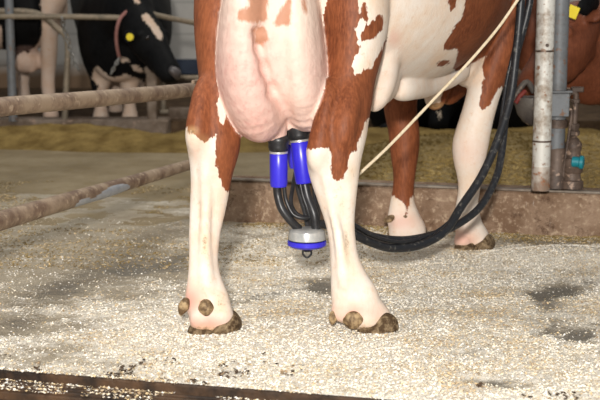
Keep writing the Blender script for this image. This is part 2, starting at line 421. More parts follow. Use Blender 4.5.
# sawdust flakes: countless
N = 120000
ax_ = rng.uniform(-1.2, 1.9, N*2); at_ = rng.uniform(0.0, 2.3, N*2)**1.0; ay_ = edge0[1]+(ax_-edge0[0])*ed[1]/ed[0]+at_
keep = rng.uniform(0, 1, N*2) < dust(ax_, ay_)**1.5*.9+.05
kk = (ax_-kf0[0])*kn[0]+(ay_-kf0[1])*kn[1]; keep &= ~((kk > -.005) & (ax_ > kf0[0]-.1)); pxx, pyy = proj(np.stack([ax_, ay_, ay_*0], 1)); keep &= (pxx > -70) & (pxx < 690) & (pyy < 410)
ax_, ay_ = ax_[keep][:N], ay_[keep][:N]
def flakes(name, x, y, z, smin, smax, mats, probs, asp=(.35, .9), tilt=.35):
    n = len(x); s = rng.uniform(smin, smax, n); a = rng.uniform(0, 2*math.pi, n); r = rng.uniform(*asp, n)
    U = np.stack([np.cos(a), np.sin(a), rng.normal(0, tilt, n)], 1); U /= np.linalg.norm(U, axis=1)[:, None]
    W = np.cross(U, np.stack([rng.normal(0, tilt, n), rng.normal(0, tilt, n), np.ones(n)], 1)); W /= np.linalg.norm(W, axis=1)[:, None]
    c = np.stack([x, y, z], 1); nn = np.cross(U, W)
    U = U*(s/2)[:, None]; W = W*(s*r/2)[:, None]; nn = nn*(s*.12)[:, None]
    V = np.stack([c-U-W, c+U-W*.7, c+U+W, c-U*.8+W, c+nn*1.6], 1).reshape(-1, 3)
    b = np.arange(n)[:, None]*5
    T = np.concatenate([b+np.array([[0, 1, 4]]), b+np.array([[1, 2, 4]]), b+np.array([[2, 3, 4]]), b+np.array([[3, 0, 4]]), ], 0)
    mi = rng.choice(len(mats), n, p=probs)
    if len(mats) == 4: sw = (fbm(x*5, y*7, 91)-.46)*3.2+rng.normal(0, .35, n); mi = np.where((sw > .35) & (mi < 2), mi+1, mi); mi = np.where((sw > .8) & (mi < 3), mi+1, mi)
    mi = np.tile(mi, 4)
    return link(name, V, T, None, smooth=False, mats=mats, mi=mi)
for nme, c in (('f1', (.91, .87, .79)), ('f2', (.84, .76, .61)), ('f3', (.66, .51, .30)), ('f4', (.36, .26, .16)), ('s1', (.34, .24, .085)), ('s2', (.24, .17, .06)), ('s3', (.44, .33, .14))):
    t = NT('chip '+nme, .8, .15); t.color(c); M[nme] = t.m
o = flakes('sawdust', ax_, ay_, fh(ax_, ay_)+.002, .0028, .0072, [M['f1'], M['f2'], M['f3'], M['f4']], [.60, .27, .10, .03])
tag(o, 'pale sawdust chips strewn over the stall floor', 'sawdust', kind='stuff')

# gutter in front of the platform
gc = (edge0+edge1)/2; ang = math.atan2(ed[1], ed[0])
M['mat_edge'] = simple('dark worn rubber edge', (.018, .011, .007), (.085, .045, .022), 14, .6, .35, .5, .006)
M['gutter'] = simple('wet dung channel', (.040, .028, .018), (.13, .085, .05), 14, .5, .4, .8, .012)
b = MB(); b.box((gc[0]-en[0]*.008, gc[1]-en[1]*.008, -.018), (4.4, .016, .064), ang, .004); o = b.build('trim_1', M['mat_edge']); tag(o, kind='structure')
b = MB(); b.box((gc[0]-en[0]*.058, gc[1]-en[1]*.058, -.024), (4.4, .084, .024), ang, .004)
for k, off in enumerate((.035, .06, .085)): b.box((gc[0]-en[0]*off, gc[1]-en[1]*off, -.010), (4.4, .010, .010), ang, .003)
o = b.build('trim_2', M['mat_edge']); tag(o, kind='structure')
b = MB(); b.box((gc[0]-en[0]*.65, gc[1]-en[1]*.65, -.10), (4.6, 1.2, .10), ang); o = b.build('gutter_floor', M['gutter']); tag(o, kind='structure')
n = 7000; tt = rng.uniform(-1.3, 1.2, n); oo = rng.uniform(.0, .15, n); px_ = gc[0]+ed[0]*tt-en[0]*oo; py_ = gc[1]+ed[1]*tt-en[1]*oo
cl = fbm(px_*9, py_*9, 21)+.05*(oo < .03)+.04*(tt > -.6) > .47; px_, py_, oo = px_[cl], py_[cl], oo[cl]
o = flakes('spilled_sawdust', px_, py_, np.where(oo < .018, .018, np.where(oo < .10, -.006, -.045)), .004, .009, [M['f1'], M['f2'], M['f3'], M['f4']], [.4, .3, .2, .1])
tag(o, 'sawdust crumbs fallen on the dark step at the gutter', 'sawdust', kind='stuff')

n = 2600; ex = rng.uniform(-1.0, 1.4, n); et = np.abs(rng.normal(0, .10, n)); ey = edge0[1]+(ex-edge0[0])*ed[1]/ed[0]+et+.004; epx, epy = proj(np.stack([ex, ey, ey*0], 1))
kp = fbm(ex*11, ey*11, 71)+.13*(epx < 40)*(epx > -30) > .61; M['clod'] = simple('dark dung crumbs', (.03, .018, .010), (.09, .055, .03), 40, .7, .3, .4, .004)
o = flakes('dung_crumbs', ex[kp], ey[kp], fh(ex[kp], ey[kp])+.004, .006, .014, [M['clod'], M['f4']], [.8, .2], (.5, 1.), .4); tag(o, 'dark dung crumbs along the front edge of the stall', 'dung', kind='stuff')

# manger kerb at the front of the stall
t = NT('brown stained kerb concrete', .8, .2); n1 = t.noise(5, 6, .75); n2 = t.noise(40, 5, .75)
c = t.mix(t.ramp(n1, .38, .62), (.19, .115, .07), (.37, .26, .18)); c = t.mix(t.ramp(n2, .54, .64), c, (.48, .36, .25)); c = t.mix(t.ramp(t.noise(11, 7, .85), .54, .64), c, (.11, .062, .038))
c = t.mix(t.ramp(t.noise(24, 4, .7, stretch=(6, 6, .35)), .68, .74), c, (.55, .50, .45)); t.color(c); t.bump(n2, .5, .012); M['kerb'] = t.m
KH = .185; kL = 3.4
kc0 = kf0-kd*.06; cc = kc0+kd*kL/2+kn*.08; kang = math.atan2(kd[1], kd[0])
b = MB(); b.box((cc[0], cc[1], KH/2-.02), (kL, .16, KH+.04), kang, .012); o = b.build('manger_kerb', M['kerb']); tag(o, kind='structure')
t = NT('grey steel kerb edge', .5, .4); t.color(t.mix(t.ramp(t.noise(12, 5), .4, .6), (.30, .26, .21), (.17, .13, .10))); M['kedge'] = t.m
b = MB(); b.box((cc[0]-kn[0]*.072, cc[1]-kn[1]*.072, KH+.003), (kL, .03, .010), kang, .003); o = b.build('trim_3', M['kedge']); tag(o, kind='structure')

# feed alley floor (behind), slightly below
t = NT('grey alley floor', .8, .2); c = t.mix(t.ramp(t.noise(3, 6, .7), .38, .62), (.23, .175, .10), (.32, .255, .16)); c = t.mix(t.ramp(t.noise(22, 5), .55, .7), c, (.26, .19, .08)); t.color(c); t.bump(t.noise(30, 4), .3, .01); M['alley'] = t.m
b = MB(); b.box((0, 10.0, -.13), (16, 14.2, .10)); o = b.build('alley_floor', M['alley']); tag(o, kind='structure')
b = MB()
# alley surface starting where the stall platform ends
bx = np.array([[-7, 5.75], [7, 5.75]]); b.box((0, 9.6, -.055), (16, 8.6, .11)); o = b.build('floor.001', M['alley']); tag(o, kind='structure')

# far stall kerb and platform
b = MB(); k0 = P(-260, 130, 8.75); k1 = P(168, 130, 8.75)
t = NT('grimy far kerb', .85, .2); c = t.mix(t.ramp(t.noise(4, 6, .7), .4, .6), (.12, .085, .06), (.24, .19, .15)); c = t.mix(t.ramp(t.noise(14, 5), .58, .7), c, (.34, .24, .18)); t.color(c); t.bump(t.noise(20, 4), .4, .02); M['farkerb'] = t.m
b.box(((k0[0]+k1[0])/2, 8.85, .06), (k1[0]-k0[0], .22, .14), 0, .015); o = b.build('stall_kerb', M['farkerb']); tag(o, kind='structure')
M['straw'] = simple('brown trampled bedding', (.06, .038, .024), (.13, .085, .05), 9, .9, .1, .6, .03)
b = MB(); b.box((0, 10.8, .045), (14, 3.5, .09)); o = b.build('stall_platform', M['straw']); tag(o, kind='structure')
# back wall
t = NT('whitewashed block wall', .8, .2); br = t.n.new('ShaderNodeTexBrick'); mp = t.n.new('ShaderNodeMapping'); mp.inputs['Rotation'].default_value = (math.pi/2, 0, 0)
t.t.links.new(t.co, mp.inputs[0]); t.t.links.new(mp.outputs[0], br.inputs['Vector']); br.inputs['Scale'].default_value = 1; br.inputs['Brick Width'].default_value = .62; br.inputs['Row Height'].default_value = .31; br.inputs['Mortar Size'].default_value = .009
br.inputs['Color1'].default_value = (.56, .53, .49, 1); br.inputs['Color2'].default_value = (.50, .475, .44, 1); br.inputs['Mortar'].default_value = (.30, .285, .26, 1)
sep = t.n.new('ShaderNodeSeparateXYZ'); t.t.links.new(t.co, sep.inputs[0])
dirt = t.ramp(t.math('ADD', sep.outputs[2], t.math('MULTIPLY', t.noise(2.2, 5), .35)), .42, .16+.28)
c = t.mix(t.ramp(t.noise(1.3, 5), .4, .7), br.outputs['Color'], (.42, .41, .385)); 
dn = t.ramp(t.math('ADD', sep.outputs[2], t.math('MULTIPLY', t.noise(3, 5), .2)), .47, .30); c = t.mix(dn, c, (.20, .13, .08)); t.color(c); t.bump(br.outputs['Fac'], -.3, .01); M['wall'] = t.m
b = MB(); b.box((0, 12.6, 1.6), (16, .2, 3.4)); o = b.build('wall_back', M['wall']); tag(o, kind='structure')
M['navy'] = simple('navy painted band', (.020, .030, .055), (.035, .05, .08), 6, .6, .3, .1)
a0 = P(164, 70, 12.4); a1 = P(330, 70, 12.4)
b = MB(); b.box(((a0[0]+a1[0])/2, 12.46, .30), (a1[0]-a0[0], .08, .15), 0, .01); o = b.build('trim_4', M['navy']); tag(o, kind='structure')
M['dark'] = simple('dark recess shade', (.03, .022, .017), (.07, .05, .035), 6, .85, .1, .3)
b = MB(); b.box(((a0[0]+a1[0])/2, 12.40, .13), (a1[0]-a0[0], .18, .19), 0, .01); o = b.build('trim_5', M['dark']); tag(o, kind='structure')  # dark block put in for the shade of the opening under the band

# ================================================================ MAIN COW
HF = np.array([.39, .92, 0]); HR = np.array([.92, -.39, 0]); H0 = np.array([-.05, 3.62, 0])
def L(s, r, z): return H0+HF*s+HR*r+np.array([0, 0, z])
def rows(rws, g, sub=3, k=.010):
    """rws: (y, xl, xr, Y, depth radius)"""
    pts = []; rr = []
    for y, xl, xr, Y, rv in rws:
        p = P((xl+xr)/2, y, Y); pts.append(p); rr.append(((xr-xl)/2/SC(Y, p[2]), rv))
    return chain(pts, rr, (1, 0, 0), sub, k, g)
pr = []
# barrel
pr += chain([L(.30, -.02, 1.08), L(.55, 0, 1.03), L(.85, 0, 1.005), L(1.15, 0, 1.02), L(1.42, 0, 1.05), L(1.62, .0, 1.08)],
            [(.24, .30), (.33, .335), (.385, .343), (.36, .326), (.30, .32), (.22, .26)], HR, 4, .05, 'barrel')
pr += chain([L(-.02, 0, 1.25), L(.3, 0, 1.25), L(.6, 0, 1.2)], [(.20, .17), (.24, .2), (.26, .2)], HR, 2, .05, 'barrel')
# shoulder and neck reaching forward
pr.append(ell(L(1.38, .19, .92), (.11, .20, .30), (0.1, 0, 1), HR, .05, 'fr')); pr.append(ell(L(1.38, -.19, .92), (.11, .20, .28), (0, 0, 1), HR, .05, 'fl'))
pr += chain([L(1.55, 0, 1.08), L(1.85, -.05, 1.18), L(2.12, -.15, 1.32)], [(.19, .27), (.14, .20), (.12, .15)], HR, 3, .06, 'neck')
pr += chain([L(2.12, -.15, 1.36), L(2.26, -.22, 1.31), L(2.45, -.32, 1.18), L(2.52, -.36, 1.14)], [(.11, .12), (.105, .12), (.075, .08), (.07, .065)], HR, 3, .03, 'neck')
# brisket
pr += chain([P(440, 62, 4.9), P(437, 86, 4.88), P(435, 101, 4.84)], [(.07, .08), (.050, .05), (.036, .035)], HR, 3, .015, 'brisket')
pr += chain([P(462, 66, 5.1), P(452, 82, 5.08), P(448, 95, 5.03)], [(.09, .12), (.06, .08), (.035, .04)], HR, 3, .02, 'brisket')
# milk vein and folds along the belly
pr += chain([P(398, 90, 4.12), P(412, 88.5, 4.22), P(425, 87, 4.36), P(445, 80, 4.52), P(462, 70, 4.66)], [(.018, .018)]*5, (1, 0, 0), 12, .035, 'barrel')
pr += chain([P(399, 42, 3.93), P(398, 20, 3.93), P(410, 10, 3.96), P(421, 18, 4.0), P(424, 32, 4.03), P(412, 39, 4.0)], [(.012, .02)]*6, (1, 0, 0), 3, .02, 'barrel')
# left hind
lh = [(-90, 186, 275, 3.86, .19), (-40, 192, 262, 3.82, .16), (0, 195, 250, 3.78, .13), (20, 195, 244, 3.75, .115), (40, 196, 238, 3.73, .10), (60, 198, 236, 3.71, .092), (80, 200, 233, 3.69, .085), (100, 199, 232, 3.665, .078),
      (115, 197, 233, 3.65, .074), (126, 193, 237, 3.64, .072), (136, 189, 239, 3.63, .07), (147, 189, 238, 3.62, .062), (158, 191, 235, 3.62, .053), (172, 192, 231, 3.62, .045), (190, 192, 228, 3.62, .040),
      (210, 191, 224, 3.62, .035), (235, 190, 219, 3.60, .032), (262, 190, 217, 3.575, .032), (280, 189, 220, 3.555, .036), (294, 187, 225, 3.545, .042), (307, 187, 230, 3.54, .045)]
pr += rows(lh, 'lh')
pr += chain([P(207, 306, 3.54), P(209, 318, 3.545), P(210, 325, 3.55)], [(.042, .04), (.048, .046), (.046, .048)], (1, 0, 0), 3, .012, 'lh')
pr.append(ell(W(203, 3.52, .044), (.039, .040, .036), k=.010, g='lh')); pr.append(ell(W(221, 3.535, .052), (.036, .042, .042), k=.010, g='lh'))
pr += chain([P(206, 160, 3.572), P(206, 200, 3.580), P(205, 250, 3.552), P(207, 288, 3.515)], [(.012, .012), (.011, .011), (.012, .012), (.016, .016)], (1, 0, 0), 4, .016, 'lh')
pr += chain([P(325, 172, 3.558), P(332, 205, 3.566), P(340, 245, 3.542), P(345, 285, 3.515)], [(.013, .012), (.011, .011), (.012, .012), (.018, .016)], (1, 0, 0), 4, .016, 'rh')
pr.append(ell(P(196, 137, 3.575), (.026, .030, .034), (0.2, 0, 1), k=.03, g='lh'))
pr += chain([P(203, 84, 3.62), P(199, 110, 3.59), P(197, 132, 3.575)], [(.014, .016), (.017, .02), (.02, .024)], (1, 0, 0), 3, .03, 'lh')
# right hind
rh = [(-90, 300, 402, 3.92, .22), (-40, 308, 394, 3.86, .19), (0, 314, 389, 3.80, .16), (25, 319, 387, 3.77, .14), (50, 322, 382, 3.74, .12), (75, 324, 375, 3.71, .10), (100, 323, 371, 3.68, .088),
      (115, 320, 368, 3.66, .082), (130, 316, 366, 3.64, .078), (142, 311, 363, 3.625, .074), (154, 308.5, 360, 3.615, .070), (165, 309, 358, 3.61, .060), (180, 313, 357, 3.605, .050), (200, 319.5, 355, 3.60, .041),
      (220, 326, 353.5, 3.60, .036), (240, 330, 354.5, 3.585, .034), (260, 331.5, 358, 3.565, .036), (275, 332, 364, 3.555, .040), (290, 332, 372, 3.55, .044), (301, 333, 379, 3.55, .046)]
pr += rows(rh, 'rh')
pr += chain([P(354, 298, 3.55), P(363, 307, 3.555), P(373, 317, 3.56), P(380, 323, 3.565)], [(.050, .046), (.044, .046), (.036, .042), (.026, .034)], (0, 1, 0), 3, .015, 'rh')
pr.append(ell(W(358, 3.54, .045), (.046, .040, .036), k=.015, g='rh')); pr.append(ell(W(369, 3.545, .042), (.036, .040, .032), k=.015, g='rh'))
pr.append(ell(P(343, 312, 3.525), (.034, .032, .030), k=.015, g='rh'))
pr.append(ell(P(317, 154, 3.555), (.028, .032, .042), (0.1, 0, 1), k=.03, g='rh'))
pr += chain([P(331, 84, 3.62), P(325, 112, 3.585), P(319, 148, 3.56)], [(.014, .018), (.018, .022), (.022, .026)], (1, 0, 0), 3, .03, 'rh')
# gaskin ridge on the outside of the right leg
pr += chain([P(352, 92, 3.61), P(346, 118, 3.57), P(342, 140, 3.555)], [(.012, .012), (.016, .016), (.012, .012)], (1, 0, 0), 3, .035, 'rh')
# front legs
fr = [(-10, 486, 535, 4.86, .15), (20, 480, 527, 4.84, .14), (45, 478, 520, 4.81, .12), (65, 475, 510, 4.79, .10), (85, 470, 502, 4.78, .085), (105, 465, 496, 4.77, .07), (125, 459, 491, 4.76, .062), (140, 454.5, 488, 4.76, .060),
      (150, 453.5, 486, 4.76, .058), (162, 455, 483.5, 4.76, .052), (175, 458, 481, 4.765, .042), (190, 459, 479, 4.77, .037), (205, 457, 477, 4.77, .036), (217, 455, 479, 4.765, .042), (228, 456, 482, 4.765, .046)]
pr += rows(fr, 'fr')
pr += chain([P(469, 228, 4.765), P(472, 236, 4.775), P(473, 240, 4.785)], [(.046, .044), (.056, .05), (.056, .05)], (1, 0, 0), 3, .012, 'fr')
pr.append(ell(P(463, 241, 4.745), (.034, .040, .040), k=.008, g='fr')); pr.append(ell(P(479, 242, 4.76), (.036, .040, .036), k=.008, g='fr'))
flr = [(40, 380, 425, 5.06, .12), (70, 382, 420, 5.05, .10), (95, 384, 417, 5.04, .075), (110, 385, 416, 5.03, .066), (130, 389, 418.5, 5.02, .060), (145, 390.5, 418.5, 5.02, .060), (158, 392, 417, 5.01, .053), (175, 394, 414.5, 5.0, .042),
       (190, 393.5, 413, 5.0, .036), (204, 391, 413.5, 5.0, .038), (214, 389.5, 417, 4.99, .044), (222, 388, 420, 4.99, .048)]
pr += rows(flr, 'fl')
pr += chain([P(405, 222, 4.99), P(407, 229, 4.99), P(408, 234, 5.0)], [(.056, .046), (.066, .048), (.068, .05)], (1, 0, 0), 3, .012, 'fl')
# udder: two rear halves, fore udder, teats
ul = [(-70, 240, 285, 3.78, .12), (-30, 230, 278, 3.72, .17), (0, 225.5, 274, 3.70, .20), (30, 220, 274, 3.68, .21), (60, 217.5, 278, 3.68, .215), (82, 219.5, 284, 3.68, .21), (100, 227, 289, 3.69, .18), (108, 236, 287, 3.70, .14)]
pr += rows(ul, 'udder', 3, .010)
ur = [(-70, 265, 305, 3.80, .12), (-30, 265, 312, 3.76, .16), (0, 264, 317, 3.74, .19), (30, 265, 321.5, 3.72, .20), (60, 269, 326, 3.72, .20), (80, 275, 328, 3.73, .19), (93, 282, 328, 3.74, .16), (99, 286, 327, 3.75, .13)]
pr += rows(ur, 'udder', 3, .012)
pr += rows([(-60, 245, 300, 3.82, .14), (0, 240, 304, 3.74, .200), (40, 236, 310, 3.735, .206), (68, 240, 314, 3.74, .200), (84, 254, 312, 3.75, .17)], 'udder', 3, .014)
pr.append(ell(P(262, 109, 3.66), (.068, .10, .070), k=.015, g='udder')); pr.append(ell(P(306, 99, 3.72), (.055, .10, .058), k=.015, g='udder'))
pr += chain([P(277, 126, 3.66), P(278.5, 144, 3.66)], [(.024, .026), (.015, .015)], k=.02, g='udder')
pr += chain([P(294, 116, 3.69), P(296, 132, 3.69)], [(.024, .026), (.015, .015)], k=.02, g='udder')
pr += chain([P(272, 106, 3.86), P(290, 130, 3.86)], [(.04, .04), (.014, .014)], k=.02, g='udder')
pr += chain([P(318, 100, 3.88), P(313, 128, 3.88)], [(.04, .04), (.014, .014)], k=.02, g='udder')
pr += chain([P(330, 40, 3.95), P(355, 62, 4.02), P(372, 76, 4.06), P(380, 84, 4.10)], [(.16, .14), (.12, .12), (.075, .08), (.045, .06)], (1, 0, 0), 3, .03, 'fore')
pr += chain([P(386, 52, 3.93), P(385, 72, 3.97), P(380, 92, 3.99), P(374, 106, 4.0)], [(.026, .04), (.028, .04), (.024, .035), (.012, .02)], (1, 0, 0), 3, .03, 'fore')
# creases: cleft between the udder halves
for a, b_, ya, yb in (((256, 32), (259, 48), 3.498, 3.505), ((259, 48), (264, 68), 3.505, 3.512), ((264, 68), (272, 92), 3.512, 3.525), ((272, 92), (287, 118), 3.525, 3.57)):
    s_ = Seg(P(*a, ya), P(*b_, yb), (.006, .012), (.006, .012), (1, 0, 0), .026); s_.neg = True; pr.append(s_)
VOX = .0068
V, Q = sdf_mesh(pr, VOX, .004, 2)
# shallow skin wrinkles and muscle relief are left to the bump in the coat
px, py = proj(V); gd = gdist(V, pr, ['barrel', 'fr', 'fl', 'neck', 'brisket', 'lh', 'rh', 'udder', 'fore'])
gk = list(gd); A = np.stack([gd[k] for k in gk], 1); gi = np.argmin(A, 1); isg = lambda *n: np.isin(gi, [gk.index(k) for k in n])
mpp = 1/SC(V[:, 1], .4)
patch = np.full(len(V), -.05)
def setp(mask, polys, holes=(), extra=()):
    d = np.full(len(V), -1e3)
    for p in polys: d = np.maximum(d, polysd(px, py, p))
    for p in holes: d = np.minimum(d, -polysd(px, py, p))
    for p in extra: d = np.maximum(d, polysd(px, py, p))
    patch[mask] = np.clip(d*mpp, -.05, .05)[mask]
setp(isg('lh'), [[(120, -300), (120, 127), (187, 128), (192, 135), (199, 139), (206, 143), (211, 139), (215, 133), (217, 134), (215, 150), (216, 162), (219, 175), (223, 188), (228, 193), (233, 187), (250, 160), (280, 120), (280, -300)]],
     [[(219, 98), (223, 103), (225, 120), (222, 128), (219, 123), (217, 108)]])
W1 = [(357, -50), (358, 0), (360, 18), (355, 30), (358, 36), (360, 40), (357, 43), (361, 47), (354, 60), (352, 66), (355, 76), (362, 71), (367, 67), (371, 69), (375, 60), (380, 52), (386, 40), (392, 28), (410, -50)]
setp(isg('rh'), [[(200, -300), (200, 149), (311, 149), (319, 148), (328, 148), (331, 153), (331, 170), (333, 179), (338, 181), (343, 179), (347, 170), (349, 155), (356, 150), (359, 140), (363, 128), (367, 119), (400, 119), (430, 60), (430, -300)]],
     [W1], [[(362, 2), (366, 2), (368, 12), (367, 23), (363, 20), (361, 10)], [(376, 16), (381, 14), (384, 22), (383, 30), (377, 34), (372, 40), (362, 41), (360, 34), (366, 26), (371, 24)]])
big = [(470, -400), (466, -60), (465, 5), (462, 17), (456, 25), (448, 38), (443, 45), (445, 50), (452, 50), (455, 48), (458, 52), (456, 60), (453, 69), (457, 71), (468, 66), (478, 60), (486, 56), (482, 68), (484, 78), (481, 90), (479, 105), (482, 110), (490, 105), (495, 95), (499, 88), (520, 84), (640, 80), (640, -400)]
setp(isg('barrel', 'fr', 'neck'), [big, [(448, -30), (448, 0), (450, 11), (455, 8), (459, -5), (463, -30)], [(437, 64), (440, 61), (449, 60), (450, 63), (444, 66), (438, 67)]])
setp(isg('neck'), [[(200, -900), (200, 400), (900, 400), (900, -900)]])
setp(isg('fl'), [[(300, -100), (440, -100), (440, 190), (413, 196), (410, 200), (407, 214), (404, 204), (400, 200), (393, 196), (340, 195)]])
setp(isg('brisket'), [[(447, 60), (446, 84), (442, 92), (441, 101), (434, 104), (426, 104), (420, 130), (520, 130), (520, 60)]])
ud = np.minimum(A[:, gk.index('udder')], 9)-np.min(np.delete(A, gk.index('udder'), 1), 1)
udder = np.clip(.5-ud/.010, 0, 1)
fore = np.clip(.5-(A[:, gk.index('fore')]-np.min(np.delete(A, gk.index('fore'), 1), 1))/.06, 0, 1)*.35
tan = np.full(len(V), -1e3)
for p in ([(236, 15), (240, 10), (250, 6), (247, 0), (243, -20), (262, -20), (268, 0), (268, 20), (256, 24), (245, 22), (237, 19)], [(252, 30), (260, 26), (268, 30), (269, 40), (262, 46), (254, 42)],
          [(274, 22), (280, 10), (286, 2), (290, -8), (292, 5), (291, 24), (284, 27), (276, 26)], [(301, -10), (305, -6), (308, 12), (306, 16), (303, 8)], [(150, -500), (150, -18), (246, -18), (290, -14), (400, -18), (400, -500)]):
    tan = np.maximum(tan, polysd(px, py, p))
tan = np.clip(tan*mpp, -.05, .05)
dirt = np.zeros(len(V))
def gs(m, x, y, rx, ry, a): 
    global dirt
    dirt = np.maximum(dirt, m*a*np.exp(-((px-x)/rx)**2-((py-y)/ry)**2))
gs(isg('lh'), 205, 246, 3.5, 14, .66); gs(isg('lh'), 226, 300, 8, 16, .3); gs(isg('lh'), 200, 141, 12, 9, .28); gs(isg('rh'), 318, 165, 12, 14, .16); gs(isg('lh'), 192, 131, 7, 5, .62); gs(isg('lh'), 222, 305, 10, 12, .36); gs(isg('lh'), 210, 332, 40, 6, .8); gs(isg('lh'), 204, 302, 8, 5, .5)
gs(isg('rh'), 342, 206, 5, 14, .45); gs(isg('rh'), 346, 245, 5, 22, .5); gs(isg('rh'), 335, 218, 6, 20, .3); gs(isg('rh'), 352, 172, 5, 9, .38); gs(isg('rh'), 365, 331, 50, 5, .8); gs(isg('rh'), 322, 158, 9, 9, .22)
gs(isg('fr'), 470, 250, 40, 6, .6); gs(isg('fr'), 470, 150, 12, 14, .18); gs(isg('brisket'), 436, 106, 12, 4, .7)
pink = np.zeros(len(V))
def gp(m, x, y, rx, ry, a):
    global pink
    pink = np.maximum(pink, m*a*np.exp(-((px-x)/rx)**2-((py-y)/ry)**2))
gp(isg('lh'), 192, 300, 12, 14, 1.); gp(isg('lh'), 205, 324, 26, 9, .95); gp(isg('lh'), 200, 150, 9, 9, .35); gp(isg('rh'), 348, 312, 20, 10, .75); gp(isg('rh'), 372, 314, 12, 8, .5); gp(isg('fr'), 462, 240, 14, 10, .75); gp(isg('fr'), 468, 152, 16, 14, .3)
gp(isg('fl'), 402, 222, 16, 9, .55)
gp(isg('barrel'), 394, 38, 7, 9, .45)
cow = empty('cow', (H0[0], H0[1], 0), 'red and white cow being milked, seen from behind with a large pink udder', 'cow')
body = link('body', V, Q, M['redcoat'], cow)
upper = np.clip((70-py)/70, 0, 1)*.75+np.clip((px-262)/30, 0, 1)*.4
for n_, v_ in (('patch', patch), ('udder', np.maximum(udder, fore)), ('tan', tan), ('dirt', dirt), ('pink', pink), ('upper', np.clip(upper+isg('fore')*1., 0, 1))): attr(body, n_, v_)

def claws(parent, c, d, w_=.052, ln=.135, hgt=.072, spread=.030, vox=.0035, side=(-1, 1)):
    """two hoof claws: c = ground point under the heel centre, d = toe direction"""
    c = np.array(c, float); d = np.array([d[0], d[1], 0.]); d /= np.linalg.norm(d); r = np.array([d[1], -d[0], 0])
    for s in side:
        b0 = c+r*spread*s*.95+np.array([0, 0, .018]); dd = d+r*s*.06
        p = chain([b0+d*.006+np.array([0, 0, hgt*.22]), b0+dd*ln*.42+np.array([0, 0, hgt*.18]), b0+dd*ln*.78+np.array([0, 0, hgt*.02]), b0+dd*ln*.95+np.array([0, 0, -.008])],
                  [(w_*.50, hgt*.42), (w_*.54, hgt*.46), (w_*.40, hgt*.30), (w_*.2, hgt*.13)], r, 3, .008)
        v, q = sdf_mesh(p, vox, .001, 1); link('hoof', v, q, M['hoof'], parent)
def dew(parent, c, r=(.013, .011, .02), ax=(0, -.35, -1), vox=.003):
    ax = np.array(ax, float); ax /= np.linalg.norm(ax); c = np.array(c, float)
    p = chain([c-ax*r[2]*.7, c, c+ax*r[2]*.8], [(r[0]*.8, r[1]), (r[0], r[1]*.9), (r[0]*.5, r[1]*.5)], (1, 0, 0), 2, .004)
    v, q = sdf_mesh(p, vox, None, 1); link('dewclaw', v, q, M['dew'], parent)
def claw(pts, rad, u):
    v, q = sdf_mesh(chain(pts, rad, u, 4, .006), .0032, .001, 1); link('hoof', v, q, M['hoof'], cow)
claw([W(200, 3.505, .008), W(206, 3.555, .014), W(212, 3.605, .010)], [(.038, .022), (.036, .030), (.024, .016)], (1, 0, 0))
claw([W(220, 3.512, .010), W(229, 3.545, .024), W(235, 3.58, .012)], [(.032, .024), (.031, .040), (.020, .020)], (1, 0, 0))
for dy in (0., .06):
    claw([W(362, 3.525+dy, .006), W(376, 3.53+dy, .012), W(386, 3.535+dy, .024-dy*.15), W(393, 3.54+dy, .009)], [(.030, .014), (.034, .020), (.031, .034-dy*.2), (.015, .014)], (0, 1, 0))
YF = G(469, 254)[1]
claw([W(463, YF+.035, .010), W(468, YF+.08, .02), W(474, YF+.13, .01)], [(.036, .020), (.034, .030), (.024, .016)], (1, 0, 0))
claw([W(481, YF+.045, .012), W(486, YF+.08, .026), W(490, YF+.12, .014)], [(.034, .022), (.030, .036), (.020, .020)], (1, 0, 0))
claw([W(396, 5.0, .010), W(398, 5.05, .02), W(400, 5.09, .01)], [(.036, .020), (.034, .030), (.024, .016)], (1, 0, 0))
claw([W(415, 5.0, .010), W(418, 5.05, .02), W(421, 5.09, .01)], [(.036, .020), (.034, .030), (.024, .016)], (1, 0, 0))
dew(cow, P(183.5, 307, 3.51), (.015, .013, .024), (-.42, -.2, -1)); dew(cow, P(206, 308.5, 3.490), (.021, .014, .019), (.1, -.4, -1))
dew(cow, P(333, 318, 3.512), (.012, .012, .018), (-.15, -.2, -1)); dew(cow, P(353, 321, 3.495), (.028, .016, .019), (.1, -.3, -1))

dew(cow, P(389, 219, 4.955), (.014, .013, .022), (-.95, -.2, -.35)); dew(cow, P(405, 217, 4.95), (.016, .010, .011))

# ================================================================ MILKING CLUSTER
YC = 3.66
cen = P(308, 236, YC)
cl = empty('milking_cluster', tuple(cen), 'four blue and black teat cups on a round claw under the udder', 'milking cluster')
def cup(top, bot, rad):
    top = np.array(top); bot = np.array(bot); Lg = np.linalg.norm(bot-top)
    b = MB(); b.lathe(top, bot, [(.042, rad*.93), (.045, rad), (Lg*.6, rad*1.0), (Lg-.012, rad*.97), (Lg-.003, rad*.9), (Lg, rad*.6)])
    sh = b.build('teat_cup', M['blue'], cl)
    b = MB(); b.lathe(top, bot, [(-.010, rad*.62), (-.012, rad*.95), (-.004, rad*1.2), (.006, rad*1.26), (.014, rad*1.12), (.022, rad*1.16), (.032, rad*1.08), (.037, rad*.9)]); b.build('rubber_liner', M['rubber'], sh)
    b = MB(); b.lathe(top, bot, [(.035, rad*.8), (.036, rad*1.06), (.042, rad*1.06), (.043, rad*.8)]); b.build('collar_ring', M['steel'], sh)
cup(P(278.5, 139, YC), P(278.8, 187.5, YC), .0262)
cup(P(298, 127.5, 3.69), P(304.5, 184, 3.68), .0275)
cup(P(290, 130, 3.86), P(297, 168, 3.86), .0240)
cup(P(313, 128, 3.88), P(314, 172, 3.88), .0240)
